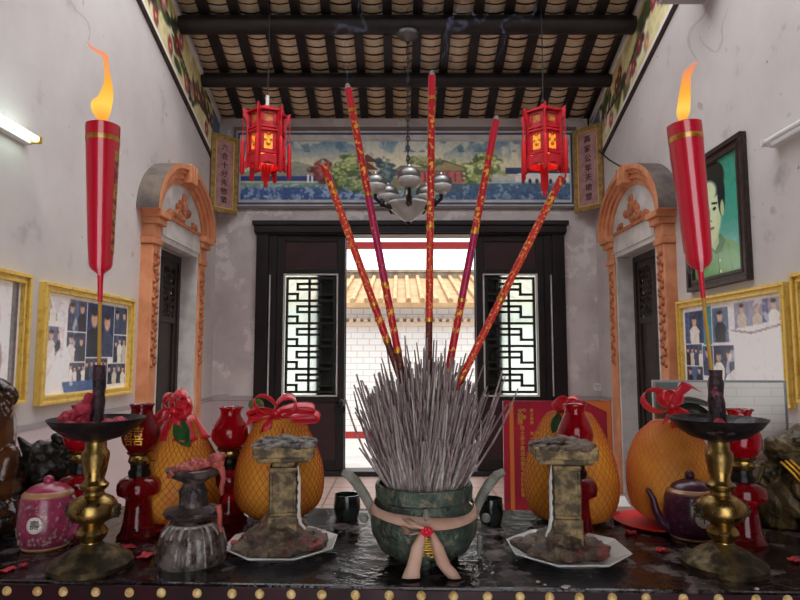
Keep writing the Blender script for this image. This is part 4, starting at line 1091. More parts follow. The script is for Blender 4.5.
hr, HRY, hrx = brass_holder(724, 717, 581, 'tall brass candle holder with black drip dish on the right of the altar', '', True)
def socket(parent, px, y0, y1, Y, cx, w0, w1):
    m = MB(); n = 9
    pr = [(0, y1)] + [((w1+(w0-w1)*k/n)*(1+.08*sin(k*2.1)), y1+(y0-y1)*k/n) for k in range(n+1)] + [(0, y0)]
    l = px_prof(px, Y, pr); m.lathe(l, 20, fn=lambda i, a: 1+.07*sin(3*a+i)+.05*sin(7*a-i*2)); return m
m = socket(hl, 91, 365, 430, HLY, hlx, 5.6, 6.4); m.obj('spike_socket', sooty_wax, hl, smooth=True)
m = socket(hr, 724, 370, 430, HRY, hrx, 6.2, 8.6); m.obj('spike_socket', sooty_wax, hr, smooth=True)
# wax in the dishes
rs = random.Random(5)
m = MB(); zd = P(91, 428, HLY).z-ZT; s1 = S(91, 430, HLY)
for k in range(46):
    a = rs.uniform(0, 6.28); q = rs.uniform(4, 31); hgt = rs.uniform(2, 6)
    m.ell((q*s1*cos(a), q*s1*sin(a), zd+rs.uniform(0, 4)*s1), (rs.uniform(4, 8)*s1, rs.uniform(4, 8)*s1, hgt*s1), None, 10, 7, .4, k)
for k in range(34):
    t = rs.random(); m.ell(((-8-26*t+rs.uniform(-4, 4))*s1, rs.uniform(-8, 8)*s1, zd+(rs.random()**1.0*(1-t)**.8*30+2)*s1), (5*s1, 5*s1, 6*s1), None, 10, 7, .4, k+50)
o = m.obj('wax_pile', wax_pink, hl, mods=[('REMESH', dict(mode='VOXEL', voxel_size=.0016)), ('SMOOTH', dict(iterations=2, factor=.5))]); o['label'] = 'heap of melted pink wax in the dish'
m = MB(); zd = P(724, 430, HRY).z-ZT
for k in range(40):
    a = rs.uniform(0, 6.28); q = rs.uniform(4, 34)
    m.ell((q*s1*cos(a), q*s1*sin(a), zd+rs.uniform(0, 3)*s1), (rs.uniform(4, 8)*s1, rs.uniform(4, 8)*s1, rs.uniform(2, 5)*s1), None, 10, 7, .4, k)
m.obj('wax_pile', sooty_wax, hr, mods=[('REMESH', dict(mode='VOXEL', voxel_size=.0016)), ('SMOOTH', dict(iterations=2, factor=.5))])
m = MB(); m.ell((-2*s1, -8*s1, zd+6*s1), (7*s1, 4*s1, 6*s1), None, 12, 8, .5); m.obj('pink_wax_drip', wax_pink, hr, smooth=True)

def candle(Y, top, bot, stem, foot, w0, w1, label, flame_pts, lobe, deco):
    """photo points: candle top, candle bottom, end of the waxed stem, foot of the stick"""
    pt, pb, ps, pf = P(*top, Y), P(*bot, Y), P(*stem, Y), P(*foot, Y)
    base = pf.copy(); d = (pt-pf).normalized(); Lc = (pt-pf).length
    r = thing('candle', label, 'candle', base); r.rotation_mode = 'QUATERNION'
    qd = Vector((0, 0, 1)).rotation_difference(d); r.rotation_quaternion = qd; inv = qd.inverted()
    zb, zs = (pb-pf).length, (ps-pf).length; s_ = S(top[0], (top[1]+bot[1])/2, Y); R0, R1 = w0/2*s_, w1/2*s_
    H_ = Lc-zb
    rr = lambda z: R1+(R0-R1)*(z-zb)/H_
    pf_ = [(0, zs-.001), (.0036, zs), (.0042, zb-.012), (.0048, zb-.002)]
    pf_ += [(R1*sin(PI/2*k/6)*.98+.0001, zb+R1*(1-cos(PI/2*k/6))*.9) for k in range(2, 7)]
    pf_ += [(rr(zb+H_*t), zb+H_*t) for t in (.2, .4, .6, .8, .97)] + [(R0*.99, Lc), (R0*.9, Lc+.0012), (R0*.82, Lc-.001), (0, Lc-.003)]
    m = MB(); m.lathe(pf_, 32); m.obj('wax_body', wax_red, r, smooth=True)
    m = MB(); m.tube([(0, 0, -.045), (0, 0, zs+.004)], .0030, 8); m.obj('bamboo_stick', bamboo, r, smooth=True)
    zg = Lc-15*s_
    m = MB(); m.lathe([(rr(zg-.004)+.0004, zg-.004), (rr(zg)+.0007, zg), (rr(zg+.004)+.0004, zg+.004)], 32, cap=False); m.obj('gold_band', gold, r, smooth=True)
    m = MB(); rows = []
    for i in range(30):
        z = zb+H_*(.12+.7*i/29); rows.append([((rr(z)+.0006)*cos(deco+w*.13), (rr(z)+.0006)*sin(deco+w*.13), z) for w in range(-2, 3)])
    m.grid(rows); m.obj('gilt_dragon_decoration', mat('gilt_scales', (206, 150, 60), .4, .5, col2=(150, 26, 40), ns=110, thr=(.45, .55)), r, smooth=True)
    m = MB(); m.lathe([(R1*.85, zb-.006), (R1*1.12, zb+.01), (rr(zb+H_*.5)*1.07, zb+H_*.5), (R0*1.05, Lc-.001)], 28, cap=False); m.obj('cellophane_sleeve', cello, r, smooth=True)
    m = MB(); m.tube([(0, 0, Lc-.004), (.0008, 0, Lc+.004), (.0002, 0, Lc+.009)], [.0028, .0032, .002], 8); m.obj('wick', wick_m, r, smooth=True)
    m = MB()
    def loc(px, py, dy=0): return inv @ (P(px, py, Y)+Vector((0, dy, 0))-base)
    def smooth_path(pts):
        out = []; rr_ = []
        n = len(pts)
        for i in range(n-1):
            p0, p1, p2, p3 = pts[max(i-1, 0)], pts[i], pts[i+1], pts[min(i+2, n-1)]
            for k in range(5):
                t = k/5; f = lambda a, b, c, d_: .5*((2*b)+(-a+c)*t+(2*a-5*b+4*c-d_)*t*t+(-a+3*b-3*c+d_)*t**3)
                out.append(loc(f(p0[0], p1[0], p2[0], p3[0]), f(p0[1], p1[1], p2[1], p3[1]))); rr_.append(max(.3, f(p0[2], p1[2], p2[2], p3[2]))*s_)
        out.append(loc(*pts[-1][:2])); rr_.append(pts[-1][2]*s_)
        return out, rr_
    m.tube(*smooth_path(flame_pts), 12)
    if lobe: m.tube(*smooth_path(lobe), 10)
    m.obj('flame', flame, r, smooth=True)
    return r
cl_ = candle(HLY, (103, 126), (102, 273), (101, 302), (99, 366), 32.5, 22, 'thick red lit candle on a bamboo stick at left of altar',
       [(103, 122.5, 2), (102.5, 115, 6.5), (104, 104, 7.5), (107, 93, 6), (108, 82, 3.6), (107, 71, 2.4), (106, 61, 2.4), (104, 55, 2.6), (97, 51, 1.8), (91, 47, 1.4), (87, 42, .5)],
       [(101, 120, 2), (97, 111, 4.5), (95, 103, 3.6), (98, 97, .6)], -.05)
cr_ = candle(HRY, (684, 125), (702, 269), (706, 298), (711.5, 371), 33, 24, 'thick red lit candle leaning left at right of altar',
       [(682.5, 122.5, 2), (683, 114, 6), (684, 103, 6), (685, 92, 5.2), (686, 82, 4.4), (687, 75, 4.2), (691, 69, 3), (697, 61, .5)], None, 2.4)

# ------------------------------------------------------------------ oil lamps
def oil_lamp(px, ytop, ybase, Y, w, label, ruffle, emblem, glass=None, dark=True):
    cx = P(px, ybase, Y).x; r = thing('oil_lamp', label, 'oil lamp', (cx, Y, ZT), 0, 'red glass oil lamps')
    H_ = P(px, ytop, Y).z-ZT; s_ = S(px, (ytop+ybase)/2, Y)*w
    rg = red_glass
    L_ = lambda l: [(a*s_, b*H_) for a, b in l]
    m = MB(); m.lathe(L_([(0, 0), (19, 0), (19.5, .02), (16, .05), (14, .12), (12.5, .22), (12, .28), (13, .295), (20, .325), (21, .36), (20.5, .40), (18, .435), (12, .455), (10, .46), (0, .46)]), 36); m.obj('reservoir', red_glass_dark, r, smooth=True)
    m = MB(); m.lathe(L_([(10.5, .455), (11, .49), (9, .51), (9, .545), (0, .545)]), 24, fn=lambda i, a: 1+.03*cos(16*a)); m.obj('collar', burner_black, r, smooth=True)
    m = MB(); m.lathe(L_([(9, .545), (10, .555), (11, .575), (10, .59), (9.5, .61), (11.5, .622), (12.2, .64), (0, .64)]), 24, fn=lambda i, a: 1+.04*cos(12*a)); b = m.obj('burner', brass, r, smooth=True)
    m = MB(); x0 = 11*s_; m.tube([(x0, 0, H_*.57), (x0+.008, -.001, H_*.57)], .0012, 6); m.lathe([(0, -.002), (.005, -.002), (.005, .002), (0, .002)], 12, (0, 0, 0))
    n0 = len(m.v)-sum(1 for _ in range(0)); 
    m.obj('wick_key', brass, b, smooth=True)
    prof = L_([(11, .64), (13, .66), (17, .71), (18.2, .76), (17.5, .81), (14, .87), (10.5, .92), (9.6, .955), (10.8, .985), (12, 1.0)])
    m = MB(); m.lathe(prof, 40, fn=(lambda i, a: 1+(.09*cos(8*a) if i == 9 else .04*cos(8*a) if i == 8 else 0)) if ruffle else None, cap=False)
    c = m.obj('chimney', rg if not dark else red_glass_dark, r, smooth=True, mods=[SOL(.0012)])
    if emblem:
        m = MB(); R_ = 18.3*s_
        add_text(m, '囍', 20*s_, lambda x, y, z: (R_*sin(x/R_), -R_*cos(x/R_)*(1-.3*(y/(20*s_))**2)-.0008-z, H_*.76+y)); m.obj('emblem', gold, c)
    return r
YL1 = 1.02
oil_lamp(137, 404, 541, 1.095, 1, 'dark red oil lamp with gold emblem in front of leftmost pomelo', False, True)
oil_lamp(78, 405, 536, 1.125, 1, 'red oil lamp mostly hidden behind the left brass candle holder', False, False, dark=False)
oil_lamp(228, 407, 522, 1.20, 1, 'bright red oil lamp with ruffled chimney left of the bowed centre-left pomelo', True, False, dark=False)
oil_lamp(578, 404, 533, 1.085, .95, 'red oil lamp standing behind the right square pillar candle stand', False, False, dark=False)
oil_lamp(746, 409, 547, 1.06, 1.05, 'red oil lamp with ruffled chimney behind the right brass candle holder', True, False, dark=False)

# ------------------------------------------------------------------ pomelos
def strip(m, pts, ws):
    rows = []
    for p, w in zip(pts, ws):
        p = Vector(p); w = Vector(w); rows.append([p-w, p-w*.35, p+w*.35, p+w])
    m.grid(rows)
def bow(parent, c, loops, tails, wid, m0=None, knot=.010, name='ribbon_bow', mm=None):
    m = MB(); c = Vector(c)
    for (dx, dz, L_, h, dy) in loops:
        d = Vector((dx, dy, dz)).normalized(); nrm = d.cross(Vector((0, 1, 0))).normalized()
        wv = Vector((0, 1, 0)) - d*d.y; wv = (wv.normalized()*.75+nrm*.55).normalized()*wid
        n = 14; pts, ws = [], []
        for k in range(n+1):
            th = 2*PI*k/n; pts.append(c + d*L_*(1-cos(th))/2 + nrm*h*sin(th)); ws.append(wv*(.35+.65*abs(sin(th/2))))
        strip(m, pts, ws)
    for t in tails:
        pts = [c+Vector(p) for p in t[0]]; n = len(pts); wv = Vector(t[1])
        strip(m, pts, [wv*(.4+.6*k/(n-1)) for k in range(n)])
    m.ell(c+Vector((0, -.002, 0)), (knot, knot*.8, knot*.9), None, 12, 8, .3)
    return m.obj(name, mm or ribbon_m, parent, smooth=True, mods=[SOL(.0008)])
def leaf_obj(parent, c, d, L_, W_, m_=None, droop=.3, side=(0, -1, 0)):
    m = MB(); c = Vector(c); d = Vector(d).normalized(); sd = d.cross(Vector(side)).normalized(); up = sd.cross(d); rows = []
    for k in range(11):
        t = k/10; w = W_*sin(PI*min(1, t*.96+.03))**.8; p = c+d*L_*t-Vector((0, 0, droop*L_*t*t))
        rows.append([p-sd*w+up*w*.25, p-sd*w*.5+up*w*.06, p, p+sd*w*.5+up*w*.06, p+sd*w+up*w*.25])
    m.grid(rows); return m.obj('leaf', m_ or leaf_m, parent, smooth=True, mods=[SOL(.0008)])
def pomelo(px, Y, prof_px, label, nm=None, tilt=0, turns=.8, nn=42, lift=0):
    cx = P(px, 500, Y).x; r = thing('pomelo', label, 'pomelo', (cx, Y, ZT+lift), tilt, 'netted pomelos on the altar')
    pr = [(a, max(0, b-lift)) for a, b in px_prof(px, Y, prof_px)]
    # resample smoothly
    P2 = []
    for i in range(len(pr)-1):
        p0, p1, p2, p3 = pr[max(i-1, 0)], pr[i], pr[i+1], pr[min(i+2, len(pr)-1)]
        for k in range(4):
            t = k/4; f = lambda q: .5*((2*p1[q])+(-p0[q]+p2[q])*t+(2*p0[q]-5*p1[q]+4*p2[q]-p3[q])*t*t+(-p0[q]+3*p1[q]-3*p2[q]+p3[q])*t**3
            )
            P2.append((max(0, f(0)), max(0, f(1))))
    P2.append(pr[-1])
    m = MB(); m.lathe(P2, 44); m.obj('fruit', pomelo_m, r, smooth=True)
    m = MB(); M_ = len(P2); st = [q for q in P2 if q[0] > .003]
    for k in range(nn):
        for sg in (-1, 1):
            path = []
            for i in range(0, len(st), 1):
                t = i/(len(st)-1); a = 2*PI*k/nn + sg*turns*PI*t; q = st[i][0]+.0006; path.append((q*cos(a), q*sin(a), st[i][1]+.0002))
            m.tube(path, .00055, 4, cap=False)
    m.obj('net', nm or net_m, r)
    return r, cx, P2[0][1]
def lp(cx, Y, px, py, dy=0, lift=0):
    p = P(px, py, Y); return Vector((p.x-cx, dy, p.z-ZT-lift))
# centre left
PY = 1.20
r, cx, tz = pomelo(279, PY, [(0, 415), (17, 416), (24, 421), (31, 436), (38, 451), (42.5, 466), (44, 481), (42.5, 495), (37, 506), (24, 515), (10, 519), (0, 520)], 'large netted pomelo with red bow behind left pillar candle stand')
q = lambda px, py, dy=0: lp(cx, PY, px, py, dy)
k0 = q(279, 412, -.03)
bow(r, k0, [(-1, .75, .05, .016, -.2), (1, .75, .048, .016, -.2), (1, .12, .075, .010, .1), (.95, -.08, .085, .009, 0), (-1, -.1, .055, .010, 0)],
    [([(0, 0, 0), (-.03, -.002, -.003), (-.055, .004, -.016), (-.062, .008, -.03)], (.002, .006, .010)), ([(0, -.004, 0), (.006, -.016, -.02), (.008, -.024, -.036)], (.013, 0, .002)), ([(0, -.004, 0), (-.012, -.016, -.014), (-.014, -.022, -.03)], (.011, 0, .004))], .011)
leaf_obj(r, q(262, 412, .01), (-.8, .2, .9), .045, .014, mat('pale_leaf', (128, 156, 82), .5, col2=(96, 128, 62), ns=30), .3)
# far left
PY2 = 1.19
r, cx, tz = pomelo(179, PY2, [(0, 419), (13, 419), (17, 425), (23, 436), (31, 450), (38, 464), (43, 479), (44.5, 491), (42, 504), (34, 514), (20, 520), (0, 521)], 'netted pomelo with red rosette on red plate at far left', lift=.006)
q = lambda px, py, dy=0: lp(cx, PY2, px, py, dy, .006)
bow(r, q(178, 410, -.02), [(-.2, 1, .036, .014, -.2), (.5, .7, .045, .015, -.3), (1, -.05, .034, .014, -.3), (.9, .4, .036, .014, .1), (-.6, .6, .03, .012, 0), (.1, .8, .04, .014, .3)], [([(0, 0, 0), (-.02, -.01, -.004), (-.04, -.012, -.022)], (.002, .004, .014)), ([(0, 0, 0), (-.012, -.016, -.01), (-.02, -.026, -.026)], (.013, 0, .006)), ([(0, 0, 0), (.012, -.016, -.012), (.01, -.022, -.022)], (.012, 0, -.004))], .013)
m = MB(); m.lathe([(.006, tz+.014), (.026, tz+.006), (.034, tz-.010), (.046, tz-.030), (.052, tz-.036)], 30, fn=lambda i, a: 1+(.02+.03*i)*sin(5*a+.5), cap=False)
rc = m.obj('red_wrap', ribbon_m, r, smooth=True, mods=[SOL(.0008)])
leaf_obj(r, q(183, 418, -.035), (.55, -.35, -.75), .058, .017, None, .05)
# right of centre
PY3 = 1.212
r, cx, tz = pomelo(571, PY3, [(0, 412), (17, 412), (24, 417), (32, 431), (40, 450), (44.5, 469), (46, 486), (43.5, 502), (36, 514), (20, 522), (0, 523)], 'netted pomelo wrapped in red ribbon before the red sign board', nm=net_m)
q = lambda px, py, dy=0: lp(cx, PY3, px, py, dy)
bow(r, q(565, 408, -.02), [(-.7, .5, .03, .012, 0), (.8, .5, .03, .012, 0), (.1, 1, .022, .01, 0)], [([(0, 0, 0), (-.018, -.004, -.018), (-.032, -.004, -.045), (-.036, 0, -.065)], (.008, .003, .004)), ([(.0, 0, 0), (.03, -.004, -.02), (.05, 0, -.05), (.058, .004, -.085)], (.007, .003, .006)), ([(0, 0, 0), (-.008, -.022, -.018), (-.016, -.034, -.04)], (.012, 0, .005)), ([(0, 0, 0), (.02, -.022, -.022), (.022, -.03, -.04)], (.014, 0, .004))], .011)
leaf_obj(r, q(553, 411, -.045), (-.35, -.1, -.9), .040, .010, None, .0)
# far right
PY4 = 1.172
r, cx, tz = pomelo(671, PY4, [(0, 420), (13, 421), (20, 426), (29, 435), (35, 447), (39.5, 462), (41, 479), (40, 495), (36, 508), (26, 516), (12, 520), (0, 521)], 'netted pomelo with looped red ribbon behind the purple teapot', nm=net_pink, lift=.006)
q = lambda px, py, dy=0: lp(cx, PY4, px, py, dy, .006)
bow(r, q(667, 405, -.02), [(-1, .35, .058, .020, 0), (-.5, .7, .035, .013, -.2), (.3, .9, .03, .012, 0)], [([(0, 0, 0), (.01, -.006, .022), (.026, -.01, .04), (.044, -.004, .034)], (.012, .002, -.008)), ([(0, -.003, 0), (-.006, -.02, -.016), (-.004, -.028, -.036)], (.010, 0, .003)), ([(0, -.003, 0), (-.018, -.018, -.02), (-.022, -.022, -.028)], (.008, 0, .006)), ([(0, 0, 0), (.014, -.018, -.012), (.022, -.024, -.03)], (.013, 0, .006))], .009)
leaf_obj(r, q(674, 408, -.01), (.98, -.1, -.05), .062, .014, leaf_dark, .1, (0, -.9, .5)); leaf_obj(r, q(672, 402, .01), (1, .15, .12), .118, .011, leaf_dark, .3, (0, -.6, .8)); leaf_obj(r, q(676, 412, -.02), (.8, -.3, -.2), .05, .017, leaf_dark, .2)
# red plates
def plate(px, py_front, R_, m_, label, name='plate', n=40, hgt=.010, Y=None, rot=0, group=None, inner=.62):
    f = TB(px, py_front); Y = f.y+R_*.97; x = P(px, py_front-8, Y).x
    r = MB(); r.lathe([(0, .0), (R_*inner, 0), (R_*inner*1.02, .002), (R_*.97, hgt-.001), (R_, hgt), (R_*.985, hgt+.001), (R_*inner*1.0, .0045), (0, .004)], n, rot=rot, c=(x, Y, ZT))
    o = r.obj(name, m_, loc=(x, Y, ZT), smooth=math.radians(30)); return tag(o, label, 'plate', group), x, Y
def flat_plate(x, Y, R_, label):
    m = MB(); m.lathe([(0, 0), (R_*.7, 0), (R_, .006), (R_*1.0, .0075), (R_*.96, .0072), (R_*.68, .0045), (0, .0045)], 44, c=(x, Y, ZT))
    return tag(m.obj('plate', red_plastic, loc=(x, Y, ZT), smooth=True), label, 'plate')
flat_plate(P(177, 500, PY2).x, PY2-.004, .078, 'red plate under the far left pomelo')
flat_plate(P(657, 500, PY4).x, PY4+.004, .078, 'red plate under the far right pomelo')

# ------------------------------------------------------------------ square pillar candle stands on octagonal plates
def pillar_stand(px, Y, slab, pil, mound, label, plabel, ppx, pw, seed):
    # plate
    s_ = S(ppx, 550, Y); R_ = pw/2*s_/cos(PI/8)
    xp = P(ppx, 550, Y).x; m = MB()
    m.lathe([(0, 0), (R_*.62, 0), (R_*.66, .002), (R_*.97, .013), (R_, .0155), (R_*.985, .0165), (R_*.70, .0060), (0, .005)], 8, c=(xp, Y, ZT), rot=PI/8)
    tag(m.obj('octagonal_plate', porcelain, loc=(xp, Y, ZT), mods=[BEV(.0012)]), plabel, 'plate', 'white octagonal plates')
    cx = P(px, 540, Y).x; r = thing('pillar_candle_stand', label, 'candle stand', (cx, Y, ZT+.005), .12 if seed == 1 else -.1)
    X = lambda p: P(p, 500, Y).x-cx; Zf = lambda y: P(px, y, Y).z-ZT-.005
    rs = random.Random(seed)
    # mound of wax at the foot
    m = MB(); w = (mound[1]-mound[0])/2*s_; h = Zf(mound[2]); xo = X((mound[0]+mound[1])/2)
    for k in range(60):
        a = rs.uniform(0, 6.28); q = math.sqrt(rs.random()); rr_ = w*.22
        m.ell((xo+w*.86*q*cos(a), w*.72*q*sin(a), max(rr_*.55, h*(1-q)**1.1)), (rr_*rs.uniform(.7, 1.2), rr_*rs.uniform(.7, 1.2), rr_*rs.uniform(.4, .6)), None, 10, 7, .5, k)
    m.lathe([(0, .004), (w*.86, .004), (w*.6, h*.35), (w*.3, h*.8), (0, h*.8)], 16, (xo, 0, 0), sy=.8)
    m.v = [(a, b, max(c, .001)) for a, b, c in m.v]
    m.obj('wax_mound', wax_mess, r, mods=[('REMESH', dict(mode='VOXEL', voxel_size=.002)), ('SMOOTH', dict(iterations=3, factor=.5))])
    # pillar with recessed panels
    m = MB(); wp = (pil[1]-pil[0])/2*s_; z0, z1 = .004, Zf(pil[2]); zm = Zf(pil[3])
    xc = X((pil[0]+pil[1])/2)
    m.box2((xc-wp*1.06, -wp*1.06, z0), (xc+wp*1.06, wp*1.06, zm)); m.box2((xc-wp*.86, -wp*.86, zm), (xc+wp*.86, wp*.86, z1)); 
    for rt in range(4):
        R4 = rotm(0, 0, rt*PI/2)
        fr = MB(); fr.frame(lambda u, v, d: R4 @ Vector((u, -wp*.86-d, v)), -wp, wp, zm, z1, wp*.26, -.001, wp*.14)
        k = m.addv([Vector(p)+Vector((xc, 0, 0)) for p in fr.v]); 
        for f in fr.f: m.face([k+i for i in f])
    m.box2((xc-wp*.8, -wp*.8, z1), (xc+wp*.8, wp*.8, Zf(slab[3]))); m.box2((xc-wp*1.05, -wp*1.05, z1-.003), (xc+wp*1.05, wp*1.05, z1+.003))
    m.obj('pillar', pillar_m, r, mods=[BEV(.0018)])
    # the square tray on top, heaped with wax
    m = MB(); ws = (slab[1]-slab[0])/2*s_; xs = X((slab[0]+slab[1])/2); zt, zb = Zf(slab[2]), Zf(slab[3])
    m.prism([(xs-ws*.86, -ws*.8, zb), (xs+ws*.86, -ws*.8, zb), (xs+ws*.86, ws*.8, zb), (xs-ws*.86, ws*.8, zb)], (0, 0, (zt-zb)*.3))
    m.box2((xs-ws*.97, -ws*.9, zb+(zt-zb)*.25), (xs+ws*.97, ws*.9, zt-(zt-zb)*.18)); 
    tr = m.obj('tray', pillar_m, r, mods=[BEV(.003, 3)])
    m = MB()
    for k in range(54):
        x_, y_ = rs.uniform(-1, 1), rs.uniform(-1, 1); e = max(abs(x_), abs(y_))
        m.ell((xs+x_*ws*.9, y_*ws*.85, zt-(zt-zb)*.18*(1 if e > .8 else .4)), (ws*.2, ws*.2, ws*rs.uniform(.07, .13)), None, 10, 7, .5, k)
    m.ell((xs, 0, zt), (ws*.3, ws*.3, ws*.2), None, 12, 8, .4)
    m.obj('wax_crust', mat('grey_wax', (134, 126, 118), .5, col2=(58, 48, 46), ns=40, thr=(.45, .55), bump=.5, bs=80) if seed == 1 else wax_mess, r, mods=[('REMESH', dict(mode='VOXEL', voxel_size=.0016)), ('SMOOTH', dict(iterations=2, factor=.5))])
    m = MB(); sd = 1 if seed == 1 else -1; x_ = xc+sd*wp*1.15
    m.tube([(x_-sd*.002, -wp*.7, z1+.004), (x_+sd*.001, -wp*.75, z1-.02), (x_+sd*.001, -wp*.8, zm+.004), (x_+sd*.0035, -wp*.9, zm-.012), (x_+sd*.012, -wp, h*.55)], [.0012, .0022, .0026, .003, .002], 8)
    for k in range(5): m.ell((x_, -wp*.78, zm+(z1-zm)*k/5), (.0028, .0028, .006))
    m.obj('wax_run', porcelain if seed != 1 else cream_glaze, r, smooth=True)
    return r
FB = TB(282, 567).y
pillar_stand(284, FB+.074, (254, 315, 440, 459), (270, 297, 467, 513), (232, 330, 508), 'square pillar candle stand caked in grey wax on left octagonal plate', 'white octagonal plate under the left pillar candle stand', 282, 107, 1)
FB2 = TB(567, 574).y
pillar_stand(565, FB2+.078, (532, 595, 441, 461), (552, 579, 465, 516), (512, 606, 524), 'square pillar candle stand with clean gilt panel on right octagonal plate', 'white octagonal plate under the right pillar candle stand', 567, 114, 2)

# ------------------------------------------------------------------ squat candlestick drowned in wax (left)
f = TB(192, 571); Y = f.y+34*S(192, 560, f.y)*.95; cx = P(192, 550, Y).x
r = thing('glass_candlestick', 'squat candlestick with ribbed glass foot smothered in clear and coral wax', 'candle stand', (cx, Y, ZT))
pr = px_prof(192, Y, [(0, 600), (34, 600), (34.5, 560), (33, 545), (29, 530), (22, 522), (14, 519), (11, 516), (0, 516)]); pr[2] = (pr[2][0], .006)
fp = pr
m = MB(); m.lathe(pr, 48, fn=lambda i, a: 1+(.035*cos(14*a) if 1 < i < 6 else 0)+.02*sin(3*a+i)); m.obj('foot', wax_clear, r, smooth=True)
m = MB(); rs = random.Random(15); q_ = [p for p in fp if p[0] > .004][::-1]
ringp = [(q_[2][0]*cos(2*PI*k/32), q_[2][0]*sin(2*PI*k/32), q_[2][1]) for k in range(33)]; m.tube(ringp, .0026, 8)
for k in range(19):
    a = 2*PI*k/19+rs.uniform(-.16, .16); e = rs.randrange(4, len(q_)+1); w_ = rs.uniform(.0018, .0034); rr_ = [w_]*(e-2)
    m.tube([((p[0]+.0004)*cos(a), (p[0]+.0004)*sin(a), p[1]) for p in q_[2:e]] + [((q_[e-1][0]+.001)*cos(a), (q_[e-1][0]+.001)*sin(a), max(.002, q_[e-1][1]-.004))], rr_+[.002], 8)
m.obj('wax_drips', mat('white_drips', (168, 158, 152), .2, col2=(104, 88, 82), ns=45, thr=(.4, .6), coat=.6), r, mods=[('REMESH', dict(mode='VOXEL', voxel_size=.0013)), ('SMOOTH', dict(iterations=2, factor=.5))])
pr = px_prof(192, Y, [(0, 520), (12, 520), (24, 516), (28, 512), (27, 509), (15, 505), (13, 498), (14, 490), (10, 484), (12, 481), (24, 474), (27, 468), (25.5, 467), (18, 473), (0, 474)])
m = MB(); m.lathe(pr, 40, fn=lambda i, a: 1+.05*sin(5*a+i*1.3)); m.obj('stem_and_dish', dark_wax, r, smooth=True)
m = MB(); rs = random.Random(8); s_ = S(192, 470, Y); zt = P(192, 472, Y).z-ZT
for k in range(44):
    t = rs.random(); m.ell(((-18+44*t+rs.uniform(-4, 4))*s_, rs.uniform(-12, 12)*s_, zt+(2+14*t*rs.random())*s_), (rs.uniform(4, 7)*s_, 6*s_, rs.uniform(3, 6)*s_), None, 10, 7, .5, k)
for (x0, pts) in ((24, [(29, 466), (31.5, 476), (30, 486), (30.5, 494)]), (20, [(27, 503), (29, 511), (29, 519), (31, 530)]), (-10, [(-14, 468), (-18, 474)]), (10, [(8, 466), (24, 460), (31, 470)])):
    m.tube([((p[0])*s_, -8*s_ if x0 > 0 else -22*s_, P(192, p[1], Y).z-ZT) for p in pts], [3.6*s_]+[2.6*s_]*(len(pts)-2)+[1.6*s_], 10)
m.obj('coral_wax', wax_coral, r, mods=[('REMESH', dict(mode='VOXEL', voxel_size=.0015)), ('SMOOTH', dict(iterations=3, factor=.5))])

